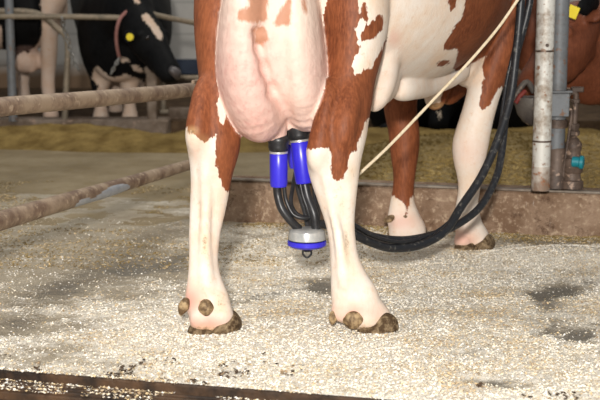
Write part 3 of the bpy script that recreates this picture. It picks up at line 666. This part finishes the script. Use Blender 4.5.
b = MB(); rc = 19/SC(YC); zt = P(307, 228, YC); zb = P(307, 239, YC); b.lathe(zt, (zt[0], zt[1], zb[2]-.001), [(0, rc*.55), (.003, rc*.80), (.008, rc*.93), (.020, rc*.98), (zt[2]-zb[2], rc)], 32)
clw = b.build('claw_bowl', M['clearcap'], cl)
b = MB(); zc_ = P(307, 238.5, YC); b.lathe(zc_, zc_-np.array([0, 0, 1]), [(0, rc*.96), (.003, rc*1.0), (.006, rc*.93)], 32); b.build('gasket', M['rubber'], clw)
b = MB(); zc_ = P(307, 240, YC); b.lathe(zc_, zc_-np.array([0, 0, 1]), [(0, rc*.96), (.002, rc*1.03), (.014, rc*1.03), (.021, rc*.86), (.023, rc*.5)], 32); b.build('base_ring', M['blue'], cl)
b = MB(); a = P(307, 249, YC); b.tube([a, a-np.array([0, 0, .008])], .009, 12); b.tube([a+np.array([-.012, 0, -.004]), a+np.array([-.012, 0, -.016]), a+np.array([0, 0, -.026]), a+np.array([.012, 0, -.016]), a+np.array([.012, 0, -.004])], .0032, 8, sub=4); b.build('hook', M['rubber'], cl)
# nipples and short tubes
def tubepart(name, pts, r, mat='rubber', parent=cl, sub=6): 
    b = MB(); b.tube([P(*p) for p in pts], r, 14, sub=sub); return b.build(name, M[mat], parent)
tubepart('milk_tube', [(277, 185, YC), (278, 196, YC), (282, 209, YC-.01), (291, 221, YC-.01), (299, 229, YC)], .0125)
tubepart('milk_tube', [(304.5, 183, 3.68), (308, 198, 3.67), (314, 214, 3.655), (316, 229, 3.655)], .0135)
tubepart('milk_tube', [(297, 166, 3.86), (299, 188, 3.83), (306, 212, 3.76), (309, 229, 3.70)], .0110)
tubepart('milk_tube', [(314, 170, 3.88), (316, 195, 3.84), (317, 216, 3.76), (315, 229, 3.70)], .0110)
tubepart('pulse_tube', [(284, 186, YC), (286, 200, YC), (293, 214, YC-.01), (303, 218, YC-.01), (312, 217, YC)], .0062)
tubepart('pulse_tube', [(296, 170, 3.80), (293, 186, 3.74), (291, 203, 3.70), (297, 214, 3.68), (310, 219, 3.67)], .0062)
tubepart('pulse_tube', [(300, 182, 3.67), (303, 196, 3.665), (308, 210, 3.66), (312, 224, 3.66)], .0058)
# outlet stub where the long hoses leave the claw
tubepart('outlet', [(316, 226, YC), (322, 224, YC+.01), (330, 226, YC+.03)], .013)

def hose(pts, r, label):
    b = MB(); b.tube([P(*p) for p in pts], r, 16, sub=8); o = b.build('milk_hose', M['hose']); return tag(o, label, 'hose', 'long hoses of the milking cluster')
hose([(331, 227, 3.70), (350, 232, 3.74), (368, 241, 3.80), (392, 248, 3.87), (420, 245, 3.95), (445, 231, 4.02), (461, 207, 4.09), (481, 177, 4.15), (497, 142, 4.2), (510, 100, 4.25), (516, 55, 4.28), (520, 15, 4.3), (524, -40, 4.3), (528, -120, 4.3)], .0140,
     'black hose hanging straight in front, the left one beside the galvanised post')
hose([(333, 222, 3.73), (352, 226, 3.78), (372, 236, 3.86), (400, 240, 3.93), (428, 236, 4.02), (455, 226, 4.10), (480, 207, 4.17), (496, 178, 4.23), (502, 150, 4.28), (506, 115, 4.33), (514, 65, 4.36), (527, 15, 4.38), (531, -15, 4.38), (536, -120, 4.38)], .0125,
     'black hose with crusty marks, crossing behind the other and nearer the post')
b = MB(); b.tube([P(*p) for p in [(352, 223, 3.72), (372, 235, 3.79), (398, 242, 3.88), (425, 237, 3.985), (449, 222, 4.06), (474, 193, 4.13)]], .0060, 12, sub=8)
b.tube([P(*p) for p in [(474, 193, 4.13), (490, 163, 4.19), (500, 125, 4.24), (507, 80, 4.29), (518, 30, 4.31), (527, -30, 4.31), (531, -100, 4.31)]], .0060, 12, sub=8)
o = b.build('pulse_hose', M['hose']); tag(o, 'thin black pulse hose running alongside the two thick hoses', 'hose')
b = MB(); b.tube([P(*p) for p in [(336, 196, 3.72), (357, 176, 3.78), (390, 145, 3.86), (436, 97, 3.98), (470, 61, 4.06), (498, 28, 4.12), (519, -2, 4.17), (560, -60, 4.25)]], .0050, 10, sub=8)
o = b.build('rope', M['rope']); tag(o, 'cream cord slanting up from behind the hind leg to the top right', 'rope')

# ================================================================ STALL PIPES (left)
dv = empty('stall_divider', tuple(G(208, 222)), 'crusty tubular stall divider rails on the left, one above the other', 'stall divider')
b = MB(); b.tube([P(-260, 132, 2.55), P(-90, 117, 3.3), P(0, 107, 3.85), P(70, 101, 4.3), P(150, 94, 4.95), P(197, 89.5, 5.45), P(207, 91, 5.55)], .030, 20, sub=6); b.build('upper_rail', M['pipe'], dv)
b = MB(); b.tube([P(-260, 300, 2.55), P(-90, 248, 3.3), P(0, 221, 3.9), P(60, 203, 4.3), P(130, 182.5, 4.95), P(190, 164.5, 5.5), P(208, 159, 5.62)], [.031, .031, .031, .030, .027, .023, .022], 20, sub=6); b.build('lower_rail', M['pipe'], dv)
b = MB(); b.tube([P(54, 206, 4.262), P(70, 200.8, 4.375), P(90, 195.2, 4.555), P(112, 189, 4.76), P(129, 184, 4.925)], [.020, .0265, .0262, .0255, .019], 20, sub=4, cap=False); o = b.build('bare_patch', M['polish'], dv); o['label'] = 'bare bluish zinc patch worn clean'
b = MB(); q = G(208, 222); b.tube([(q[0], 5.6, .0), (q[0], 5.6, .60)], .028, 16); b.build('post', M['pipe'], dv)
b = MB(); a = P(196, 90, 5.42); b.box(a+np.array([0, -.0, .002]), (.016, .08, .085), math.radians(-15), .004); b.build('flange', M['pipe'], dv)
for sx, sy in ((-260, 132),):
    a = P(-260, 132, 2.55); c2 = P(-260, 300, 2.55); b = MB(); b.tube([a, (a[0]-.02, a[1]-.06, (a[2]+c2[2])/2), (c2[0], c2[1], c2[2])], .030, 16, sub=5); b.tube([(c2[0], c2[1], c2[2]), (c2[0]-.01, c2[1], -.05)], .03, 16); b.build('rear_loop', M['pipe'], dv)

# ================================================================ RIGHT POSTS
YP = 4.93
a = P(538.5, 187, YP)
b = MB(); top = np.array([a[0]+.008, a[1], 1.75]); b.tube([np.array([a[0]+.008, a[1], a[2]-.004]), top], .0355, 24, cap=True)
p1 = empty('post', (a[0], a[1], a[2]), 'near galvanised steel post with rust specks, standing on the manger kerb', 'post')
b.build('tube', M['post'], p1)
for yy, rr in ((51, .0375), (141, .0372)):
    q = P(538.5, yy, YP); b = MB(); b.lathe((a[0]+.008, a[1], q[2]), (a[0]+.008, a[1], q[2]+1), [(-.004, .035), (-.003, rr), (.003, rr), (.004, .035)]); b.build('weld_band', M['rust'], p1)
b = MB(); b.tube([(a[0]+.01, a[1]-.033, P(542, 45, YP)[2]), (a[0]+.01, a[1]-.041, P(542, 45, YP)[2])], .007, 6); b.build('bolt', M['rust'], p1)
b = MB(); q = P(538.5, 165, YP); b.lathe((a[0]+.008, a[1], a[2]-.012), (a[0]+.008, a[1], a[2]+1), [(0, .0362), (.09, .0365), (.095, .0355)]); b.build('rusty_foot', M['footrust'], p1)
Y2 = 5.02; a2 = P(553.5, 184, Y2)
p2 = empty('post', (a2[0], a2[1], a2[2]), 'dull blue-grey steel post with a bolted clamp, behind the near galvanised one', 'post')
b = MB(); b.tube([(a2[0]+.006, a2[1], a2[2]-.01), (a2[0]+.006, a2[1], 1.75)], .034, 24); b.build('tube', M['postblue'], p2)
q = P(557, 104, Y2); b = MB(); b.box((q[0]+.003, q[1]-.010, q[2]), (.074, .085, .094), 0, .004); b.box((q[0]+.004, q[1]-.012, q[2]+.052), (.09, .095, .008), 0, .002); b.build('clamp', M['postblue'], p2)
q = P(560, 123, Y2); b = MB(); b.lathe((a2[0]+.006, a2[1], q[2]-.02), (a2[0]+.006, a2[1], q[2]+1), [(0, .034), (.002, .042), (.034, .042), (.036, .034)]); b.build('collar', M['rust'], p2)
q = P(560, 166, Y2); b = MB()
b.lathe((a2[0]+.01, a2[1], a2[2]-.012), (a2[0]+.01, a2[1], a2[2]+1), [(0, .060), (.02, .058), (.05, .050), (.10, .044), (.15, .040), (.16, .034)]); b.box((a2[0]-.03, a2[1]-.035, a2[2]+.03), (.05, .02, .09), .3, .004)
b.box((a2[0]+.045, a2[1]-.02, a2[2]+.045), (.05, .03, .13), -.2, .006); b.build('foot_casting', M['rust'], p2)
# water valve pipe
av = P(580, 180, 5.0)
wv = empty('water_valve', (av[0], av[1], KH), 'rusty water pipe with elbow and teal cap, right of the two posts', 'water valve')
b = MB(); z = lambda yy: P(580, yy, 5.0)[2]; x = lambda xx: P(xx-2, 100, 5.0)[0]
b.tube([(x(567), 5.0, z(93)), (x(572), 5.0, z(92.5)), (x(577), 5.0, z(93)), (x(578), 5.0, z(98)), (x(577.5), 5.0, z(112)), (x(577), 5.0, z(128))], .0115, 14, sub=4); b.build('supply_pipe', M['rust'], wv)
for args in (((x(577.3), 5.0, z(128)), (x(577.3), 5.0, 9), [(-.032, .013), (-.028, .022), (-.012, .023), (-.01, .017), (.0, .020), (.016, .020), (.018, .012)], 8),
             ((x(577.6), 5.0, z(103)), (x(577.6), 5.0, 9), [(0, .012), (.002, .018), (.014, .018), (.016, .012)], 6), ((x(568), 5.0, z(93)), (x(590), 5.0, z(93)), [(0, .014), (.002, .021), (.014, .021), (.016, .012)], 6)):
    b = MB(); b.lathe(*args); b.build('pipe_nut', M['rust'], wv)
b = MB(); b.box((x(579), 5.0, z(89.5)), (.05, .022, .022), 0, .004); b.build('elbow', M['rust'], wv)
b = MB(); b.lathe((x(576), 4.99, z(188)), (x(577), 5.0, z(134)), [(0, .048), (.03, .046), (.035, .036), (.06, .034), (.07, .042), (.12, .042), (.125, .032), (.15, .030), (.16, .034), (.18, .034), (.20, .020), (.21, .012)], 16); b.build('valve_body', M['rust'], wv)
b = MB(); b.lathe((x(573), 4.955, z(160)), (x(591), 4.93, z(161)), [(0, .012), (.004, .021), (.030, .021), (.034, .027), (.046, .027), (.050, .018)], 18); b.build('cap', M['teal'], wv)
b = MB(); b.tube([(x(569), 4.985, z(112)), (x(571.5), 4.98, z(109)), (x(573), 4.98, z(114)), (x(571), 4.98, z(134)), (x(568), 4.98, z(160)), (x(566), 4.98, z(182))], .0065, 10, sub=5); b.build('thin_tube', M['rust'], wv)
# water bowl
wb = empty('water_bowl', tuple(P(530, 118, 5.12)), 'grey drinking bowl with red lever, left behind the near post', 'water bowl')
M['bowl'] = rusty('grimy cast bowl', (.12, .105, .09), (.06, .05, .045), (.22, .16, .12), .4, .6)
q = P(533, 97, 5.14); b = MB(); b.lathe((q[0], q[1], q[2]), (q[0], q[1], q[2]-1), [(0, .062), (0, .078), (.006, .078), (.03, .075), (.07, .062), (.10, .040), (.115, .018)], 28); b.build('bowl', M['bowl'], wb)
b = MB(); b.tube([P(538, 100, 5.14), P(552, 104, 5.08), P(558, 108, 5.04)], .012, 12, sub=3); b.build('bracket', M['rust'], wb)
M['red'] = simple('dull red paint', (.14, .015, .012), (.20, .04, .03), 20, .6, .3, .1)
b = MB(); b.tube([P(515.5, 103, 5.10), P(520, 96, 5.10), P(525, 91, 5.11)], .010, 10); b.build('lever', M['red'], wb)
b = MB(); b.tube([P(513, 101, 5.12), P(519, 90, 5.12), P(527, 82, 5.13), P(534, 92, 5.14)], .012, 10, sub=4); b.build('guard', M['bowl'], wb)

# ================================================================ FEED
t = NT('golden silage', .9, .1); c = t.mix(t.ramp(t.noise(6, 6, .7), .35, .65), (.24, .165, .065), (.40, .30, .145)); c = t.mix(t.ramp(t.noise(45, 5, .8), .5, .7), c, (.38, .29, .13)); t.color(c); t.bump(t.noise(50, 5, .8), .9, .02); M['hay'] = t.m
M['hayfar'] = simple('olive gold feed', (.15, .095, .03), (.29, .20, .07), 8, .9, .1, .8, .03)
def heap(name, xr, yr, hf, mat, label, res=.03):
    xs = np.arange(*xr, res); ys = np.arange(*yr, res); X, Y = np.meshgrid(xs, ys, indexing='ij'); Xf, Yf = X.ravel(), Y.ravel(); Z = hf(Xf, Yf)
    n0, n1 = X.shape; I = np.arange(n0*n1).reshape(n0, n1); Q = np.stack([I[:-1, :-1].ravel(), I[1:, :-1].ravel(), I[1:, 1:].ravel(), I[:-1, 1:].ravel()], 1)
    zz = Z[Q].max(1) > -.01; o = link(name, np.stack([Xf, Yf, Z], 1), Q[zz], mat); return tag(o, label, 'feed', kind='stuff')
def hA(x, y):
    k = (x-kf0[0])*kn[0]+(y-kf0[1])*kn[1]; s = np.clip((k-.17)/.06, 0, 1)*np.clip((8.5-y)/.5, 0, 1)*np.clip((x-.12-(y-5.5)*.05)/.45, 0, 1)
    return s*(.10+.07*(fbm(x*3, y*3, 31)-.4)+.03*(fbm(x*14, y*14, 33)-.4))-.02*(1-s)
def hB(x, y):
    s = np.exp(-((y-8.42-.10*np.sin(x*2.1))/.30)**2); return .14*s*(.55+.9*(fbm(x*2.2, y*3, 41)-.2))+.03*s*(fbm(x*14, y*14, 43)-.4)-.012
heap('hay', (.0, 3.6), (4.6, 8.6), hA, M['hay'], 'golden chopped hay lying behind the manger kerb')
heap('feed_row', (-3.6, 3.6), (7.5, 8.76), hB, M['hayfar'], 'long olive row of feed at the foot of the far kerb')
n = 24000; hx = rng.uniform(.1, 3.3, n); hy = rng.uniform(4.8, 8.3, n); hz = hA(hx, hy); kp = hz > .02
o = flakes('loose_hay', hx[kp], hy[kp], hz[kp]+.004, .012, .04, [M['s1'], M['s2'], M['s3']], [.45, .25, .3], (.08, .2), .35); tag(o, 'loose dry stalks on top of the golden hay', 'hay', kind='stuff')
n = 14000; hx = rng.uniform(-1.6, .3, n); hy = rng.uniform(4.4, 6.6, n); kp = fbm(hx*3, hy*3, 77)+.25*np.exp(-((hy-4.7-hx*-.1)/.4)**2) > .53; hx, hy = hx[kp], hy[kp]
n = 5000; la = rng.uniform(.05, 2.0, n); lb = np.abs(rng.normal(0, .07, n))+.004; lx = kf0[0]+kd[0]*la-kn[0]*lb; ly = kf0[1]+kd[1]*la-kn[1]*lb; kp = fbm(lx*5, ly*5, 83) > .42; hx = np.r_[hx, lx[kp]]; hy = np.r_[hy, ly[kp]]
o = flakes('straw_litter', hx, hy, np.maximum(fh(hx, hy), .0)+.003, .004, .016, [M['s1'], M['s2'], M['f3']], [.4, .3, .3], (.12, .35), .3); tag(o, 'thin litter of straw on the passage floor and along the manger kerb', 'straw', kind='stuff')

# ================================================================ BACKGROUND COWS
def add_cow(name, prims, vox, matk, label, white, loc, blackdefault=True, group_cat='cow', floor=None):
    e = empty(name, loc, label, 'cow'); v, q = sdf_mesh(prims, vox, floor, 2); o = link('body', v, q, M[matk], e); px, py = proj(v)
    d = np.full(len(v), -1e3)
    for p in white: d = np.maximum(d, polysd(px, py, p))
    m = 1/SC(v[:, 1], .5); s = np.clip(d*m, -.05, .05); attr(o, 'patch', -s if blackdefault else s)
    return e, o, v, px, py
def head_prims(poll, muz, rgt, k=.02, sc=1.0, g='head', ears=(-1, 1)):
    poll = np.array(poll); muz = np.array(muz); ax = (muz-poll)/np.linalg.norm(muz-poll); Lh = np.linalg.norm(muz-poll); rgt = np.array(rgt, float); rgt -= ax*np.dot(rgt, ax); rgt /= np.linalg.norm(rgt)
    dn = np.cross(rgt, ax); dn = dn if dn[2] < 0 or True else -dn
    if np.dot(dn, [0, 0, -1]) < 0: dn = -dn
    f = lambda t, o: poll+ax*Lh*t+dn*o
    pr = chain([f(-.05, .03), f(.18, .04), f(.38, .045), f(.6, .035), f(.82, .028), f(.95, .03)], [(.095*sc, .09*sc), (.105*sc, .10*sc), (.098*sc, .10*sc), (.072*sc, .08*sc), (.062*sc, .064*sc), (.066*sc, .058*sc)], rgt, 3, k, g)
    pr += chain([f(.15, .13), f(.5, .115), f(.85, .075)], [(.055*sc, .05*sc), (.045*sc, .04*sc), (.04*sc, .03*sc)], rgt, 2, .03, g)
    for s in (-1, 1):
        e0 = f(.06, .0)+rgt*s*.085*sc
        if s in ears: pr += chain([e0, e0+rgt*s*.07*sc+dn*.01, e0+rgt*s*.155*sc+dn*.035], [(.022, .016), (.045, .014), (.018, .008)], ax, 2, .012, 'ear')
        pr.append(ell(f(.36, -.025)+rgt*s*.088*sc, (.026, .03, .026), k=.02, g=g))
    return pr, f, rgt, dn
# Holstein facing right with yellow tag
hp = []
hp += chain([P(127, 36, 9.15), P(124, 18, 9.5), P(120, 2, 10.1), P(112, -8, 10.9), P(108, -12, 11.35)], [(.30, .34), (.34, .38), (.37, .40), (.33, .36), (.24, .28)], (1, 0, 0), 3, .06)
hp += chain([P(120, 12, 9.1), P(128, 12, 8.9), P(137, 22, 8.78)], [(.20, .24), (.16, .20), (.12, .14)], (1, 0, 0), 3, .05)
hp += chain([P(113, 50, 9.05), P(116, 70, 9.05)], [(.18, .14), (.10, .08)], (1, 0, 0), 2, .05)
for (x0, x1, Y) in ((100, 101, 9.2), (131, 130, 9.15), (117, 116, 9.75), (140, 140, 10.9)):
    zt = P(x0, 62, Y)[2]; xa = P(x0, 62, Y)[0]; xb = P(x1, 110, Y)[0]
    hp += chain([(xa, Y, zt+.1), (xa, Y, zt-.05), (xb, Y, .36), (xb, Y-.02, .33), (xb, Y, .2), (xb, Y, .12), (xb, Y-.03, .10)], [(.10, .12), (.07, .08), (.052, .055), (.052, .055), (.034, .036), (.045, .045), (.05, .06)], (1, 0, 0), 2, .03)
hd, hf_, hr_, hn_ = head_prims(P(139, 17, 8.72), P(173, 73, 8.45), (.55, .8, .25), sc=1.22, ears=())
hp += hd; hp += [ell(P(103, 40, 9.25), (.17, .2, .30), k=.06)]
wht = [[(141, 15), (147, 13), (155, 22), (162, 33), (162, 40), (157, 38), (150, 27), (143, 19)], [(94, 68), (99, 66), (104, 72), (112, 78), (120, 76), (125, 74), (142, 80), (150, 90), (150, 135), (85, 135), (94, 96), (98, 86), (92, 78)],
       [(118, 57), (128, 58), (129, 62), (122, 63)], [(131, 65), (136, 65), (143, 70), (143, 73), (134, 71)], [(132, -6), (138, -6), (140, 4), (135, 3)]]
hc, ho, hv, hpx, hpy = add_cow('cow', hp, .014, 'blackcoat', 'black and white cow facing right with a yellow ear tag and pink collar', wht, tuple(P(118, 120, 9.3)[:2])+(.09,), floor=.095)
attr(ho, 'pink', np.zeros(len(hv))+.15)
b = MB(); q = P(130, 37, 8.50); b.lathe(q, q+np.array([-.1, -1, .1]), [(0, .01), (.001, .025), (.006, .025), (.007, .01)], 18); b.build('ear_tag', M['yellow'], hc)
b = MB(); b.tube([P(123, 30, 8.60), P(127, 30, 8.56), P(131, 33, 8.52)], .012, 10); 
v, qf = sdf_mesh(chain([P(137, 26, 8.68), P(132, 32, 8.58), P(127, 42, 8.53)], [(.03, .014), (.05, .015), (.02, .008)], (1, .2, .3), 3, .01), .008); o = link('ear', v, qf, M['blackcoat'], hc); attr(o, 'patch', np.full(len(v), .05))
b = MB(); b.tube([P(137, 10, 8.76), P(128, 11, 8.67), P(120, 19, 8.62), P(116.5, 32, 8.62), P(117, 46, 8.66), P(119.5, 58, 8.72)], .0125, 12, sub=6); b.build('collar', M['collar'], hc)
def chainmesh(pts, r=.006, ln=.03):
    p, _ = crs(np.array(pts), np.zeros(len(pts)), 20); seg = np.linalg.norm(np.diff(p, axis=0), axis=1); cum = np.r_[0, np.cumsum(seg)]; n = max(2, int(cum[-1]/(ln*.75))); b = MB()
    for i in range(n):
        s = cum[-1]*(i+.5)/n; c = np.array([np.interp(s, cum, p[:, k]) for k in range(3)]); s2 = min(s+.01, cum[-1]); d = np.array([np.interp(s2, cum, p[:, k]) for k in range(3)])-c; d = d/(np.linalg.norm(d)+1e-9)
        u = np.cross(d, [0, 1., 0]) if i % 2 else np.cross(d, [1., 0, 0.3]); u /= np.linalg.norm(u)+1e-9
        b.tube([c+d*ln*.5*math.cos(a)+u*ln*.28*math.sin(a) for a in np.linspace(0, 2*math.pi, 11)], r, 6, cap=False)
    return b
chainmesh([P(119.5, 58, 8.70), P(115, 66, 8.68), P(111, 74, 8.70)], .006, .035).build('neck_chain', M['chain'], hc)
q = hf_(.36, -.03)+hr_*0
e_ = P(147.5, 38, 8.52); v, qf = sdf_mesh([ell(e_, (.016, .016, .016))], .005); link('eye', v, qf, M['eye'], hc)
v, qf = sdf_mesh([ell(P(93.5, 69, 8.80), (.012, .008, .022))], .005)
v, qf = sdf_mesh(chain([P(172, 70, 8.415), P(176, 73, 8.43), P(177, 77, 8.45)], [(.025, .03), (.032, .03), (.022, .02)], (1, 0, 0), 2, .01), .007); M['muz'] = simple('damp grey muzzle', (.05, .045, .045), (.12, .10, .10), 20, .4, .5, .1); link('muzzle', v, qf, M['muz'], hc)

# Holstein on the far left, seen from behind to the side
lp = []
lp += chain([P(30, 8, 9.3), P(-10, 0, 9.45), P(-80, 4, 9.7), P(-150, 4, 9.95), P(-190, -8, 10.1)], [(.27, .30), (.30, .34), (.36, .36), (.34, .36), (.22, .28)], (0, 1, 0), 3, .06, 'b')
lp += chain([P(-190, -20, 10.1), P(-230, -50, 10.2), P(-255, -65, 10.3)], [(.18, .2), (.14, .16), (.11, .12)], (0, 1, 0), 3, .05, 'b')
hd, _, _, _ = head_prims(P(-258, -70, 10.3), P(-300, -25, 10.35), (.1, 1, 0)); lp += hd
def hleg(xc, Y, top=.75, back=.06, g='b'):
    return chain([(xc-.06, Y, top+.15), (xc-.03, Y, top), (xc+back, Y, .60), (xc+.03, Y, .50), (xc+.03, Y, .28), (xc+.03, Y, .17), (xc, Y-.01, .11)], [(.13, .17), (.10, .13), (.055, .08), (.045, .055), (.032, .036), (.042, .045), (.05, .06)], (0, 1, 0), 3, .03, g)
lp += chain([P(52, -10, 9.15), P(49, 20, 9.15), P(49, 45, 9.15), P(49, 62, 9.16), P(48, 85, 9.17), P(50, 100, 9.17), P(51, 112, 9.17), P(51, 118, 9.17)], [(.13, .16), (.062, .13), (.052, .09), (.046, .06), (.042, .04), (.034, .035), (.042, .045), (.045, .05)], (1, 0, 0), 3, .03, 'b')
lp += hleg(P(20, 90, 9.65)[0], 9.65)
for xx, Y in ((-150, 9.65), (-168, 10.1)):
    xa = P(xx, 60, Y)[0]; lp += chain([(xa, Y, .75), (xa, Y, .55), (xa, Y, .36), (xa, Y, .2), (xa, Y, .12)], [(.10, .1), (.065, .07), (.052, .055), (.035, .036), (.05, .05)], (1, 0, 0), 3, .03, 'b')
lp += [ell(P(27, 60, 9.2), (.115, .11, .095), k=.04, g='u'), ell(P(20, 62, 9.15), (.028, .028, .05), k=.02, g='u'), ell(P(32, 66, 9.15), (.028, .028, .05), k=.02, g='u')]
wht = [[(0, 62), (5, 55), (9, 60), (14, 62), (20, 53), (24, 50), (27, 54), (33, 49), (38, 44), (42, 34), (42, 22), (40, 4), (44, -10), (70, -10), (70, 130), (0, 130)], [(-5, 24), (2, 26), (2, 60), (-10, 130), (-30, 130), (-30, 40)], [(-190, 60), (-120, 60), (-120, 130), (-190, 130)]]
lc, lo_, lv, lpx, lpy = add_cow('cow', lp, .014, 'blackcoat', 'black and white cow at the far left behind a bent rail, udder showing', wht, tuple(P(0, 120, 9.5)[:2])+(.09,), floor=.095)
gdd = gdist(lv, lp, ['b', 'u']); attr(lo_, 'udder', np.clip(.5+(gdd['b']-gdd['u'])/.04, 0, 1)*.15); attr(lo_, 'pink', np.zeros(len(lv))+.2)

# black cow lying across the alley, seen under the belly
np_ = chain([P(392, 112, 8.95), P(412, 104, 8.95), P(450, 100, 9.0), P(490, 104, 9.1), P(515, 112, 9.15)], [(.16, .16), (.22, .22), (.26, .24), (.24, .24), (.14, .16)], (0, 1, 0), 3, .06)
np_ += chain([P(425, 100, 8.8), P(436, 92, 8.74), P(445, 90, 8.72)], [(.14, .14), (.12, .13), (.10, .11)], (0, 1, 0), 2, .05); hd, _, _, _ = head_prims(P(446, 88, 8.70), P(439, 124, 8.55), (1, .2, .1)); np_ += hd
np_ += chain([P(405, 126, 8.75), P(385, 130, 8.62)], [(.07, .07), (.045, .045)], (0, 1, 0), 2, .04); np_ += chain([P(490, 118, 8.85), P(470, 130, 8.66)], [(.12, .12), (.05, .05)], (0, 1, 0), 2, .04)
add_cow('cow', np_, .015, 'blackcoat', 'dark cow lying in the distance, glimpsed below the belly of the milked cow', [[(437, 112), (441, 111), (442, 117), (439, 120)]], tuple(P(450, 120, 9.0)[:2])+(0,), floor=.002)
# red cow drinking at the right
rp = []
rp += chain([P(592, 42, 5.75), P(625, 48, 5.85), P(680, 40, 5.95), P(760, 30, 6.1), P(900, 22, 6.4), P(960, 10, 6.5)], [(.13, .17), (.17, .24), (.24, .33), (.34, .36), (.34, .36), (.22, .26)], (0, 1, 0), 3, .05)
rp.append(ell(P(592, 68, 5.75), (.10, .16, .17), (0, 0, 1), (0, 1, 0), .04)); rp.append(ell(P(570, 55, 5.68), (.09, .13, .17), (0, 0, 1), (0, 1, 0), .04)); rp.append(ell(P(625, 70, 5.85), (.11, .2, .19), (0, 0, 1), (0, 1, 0), .05))
rp += [ell(P(528, 22, 5.72), (.13, .10, .21), k=.04), ell(P(548, 40, 5.70), (.13, .12, .20), k=.04)]
hd, f3, r3, n3 = head_prims(P(572, 20, 5.62), P(526, 84, 5.36), (.5, -.8, .25), sc=1.05); rp += hd
for xx, Y in ((660, 5.75), (690, 6.1), (900, 6.2), (920, 6.6)):
    xa = P(xx, 60, Y)[0]; rp += chain([(xa, Y, .80), (xa, Y, .6), (xa, Y, .40), (xa, Y, .2), (xa, Y, .08), (xa-.03, Y, .04)], [(.12, .12), (.08, .08), (.055, .06), (.036, .038), (.05, .05), (.055, .05)], (1, 0, 0), 3, .03)
rc_, ro, rv_, rpx, rpy = add_cow('cow', rp, .012, 'dimmedredcoat', 'plain red-brown cow drinking behind the posts at the right edge, yellow ear tag', [[(0, -999), (0, 999), (2000, 999), (2000, -999)]], tuple(P(700, 100, 5.9)[:2])+(0,), blackdefault=False, floor=.003)
v, qf = sdf_mesh(chain([P(596, 3, 5.56), P(588, 5, 5.50), P(579, 9, 5.47)], [(.03, .016), (.042, .016), (.02, .01)], (.4, .2, 1), 3, .01), .006); o = link('ear', v, qf, M['blackcoat'], rc_); attr(o, 'patch', np.full(len(v), .05))
q = P(573, 12, 5.40); b = MB(); b.box(q, (.045, .005, .052), 0, .001, axes=np.array([[.93, 0, -.36], [0, 1, 0], [.36, 0, .93]])); b.build('ear_tag', M['yellow'], rc_)

# ================================================================ BACKGROUND RAILS
hr = empty('feed_barrier', tuple(P(11, 120, 8.72)[:2])+(.13,), 'grimy rails on a grey upright in front of the black and white cows', 'rail')
b = MB(); b.tube([P(-250, 17, 8.7), P(0, 16.5, 8.7), P(60, 16.5, 8.7), P(146, 18, 8.68)], .019, 14); b.build('top_rail', M['oldpipe'], hr)
b = MB(); b.tube([P(144, 12, 8.72), P(165, 17, 8.8), P(195, 23, 8.95), P(240, 31, 9.2)], .019, 14, sub=3); b.build('angled_rail', M['oldpipe'], hr)
b = MB(); b.box(P(143, 18, 8.68), (.05, .06, .07), 0, .006); b.build('joint', M['oldpipe'], hr)
b = MB(); b.tube([(P(11, 60, 8.72)[0], 8.72, .12), (P(11, 60, 8.72)[0], 8.72, 1.5)], .030, 14); o = b.build('upright', M['postblue'], hr)
b = MB(); b.tube([P(-60, 13, 8.78), P(0, 11, 8.78), P(30, 12, 8.78), P(44, 17, 8.78), P(56, 27, 8.78), P(65, 35, 8.78), P(68, 47, 8.78), P(67, 70, 8.78), P(66, 92, 8.78), (P(64, 92, 8.78)[0], 8.78, .13)], .021, 14, sub=5)
o = b.build('bent_rail', M['oldpipe']); tag(o, 'dark bent tube arching down beside the far left cow\'s leg', 'rail')
o = chainmesh([P(62, 17, 8.66), P(64, 27, 8.70), P(66, 36, 8.72), P(70, 50, 8.74), P(74, 62, 8.76), P(79, 70, 8.78)], .006, .04).build('chain', M['chain']); tag(o, 'dark chain hanging from the top rail beside the bent tube', 'chain')
hq = P(152, 120, 8.78)
b = MB(); b.box((hq[0], 8.80, .30), (.07, .07, .40), .1, .01); b.box((hq[0], 8.80, .47), (.10, .08, .05), .1, .01); o = b.build('stub_post', M['farkerb']); tag(o, 'short brown stub post on the end of the far kerb', 'post')
lr = empty('low_barrier', tuple(P(215, 110, 9.6)[:2])+(.09,), 'two low pale rails in the dark gap left of the hind leg', 'rail')
b = MB(); b.tube([P(160, 112, 9.5), P(230, 110, 9.6)], .018, 12); b.build('lower_rail', M['oldpipe'], lr)
b = MB(); b.tube([P(165, 78, 9.7), P(230, 77, 9.7)], .020, 12); b.build('upper_rail', M['oldpipe'], lr)
for xx in (163, 222):
    q = P(xx, 100, 9.6); b = MB(); b.tube([(q[0], q[1], .09), (q[0], q[1], .42)], .02, 12); b.build('upright', M['oldpipe'], lr)
b = MB(); q0 = P(168, 128, 9.2); b.box((q0[0]+.6, 9.25, .12), (1.2, .06, .10), 0, .01); o = b.build('plank', M['farkerb']); tag(o, 'low brown board lying in the dark gap under the pale rails', 'board')
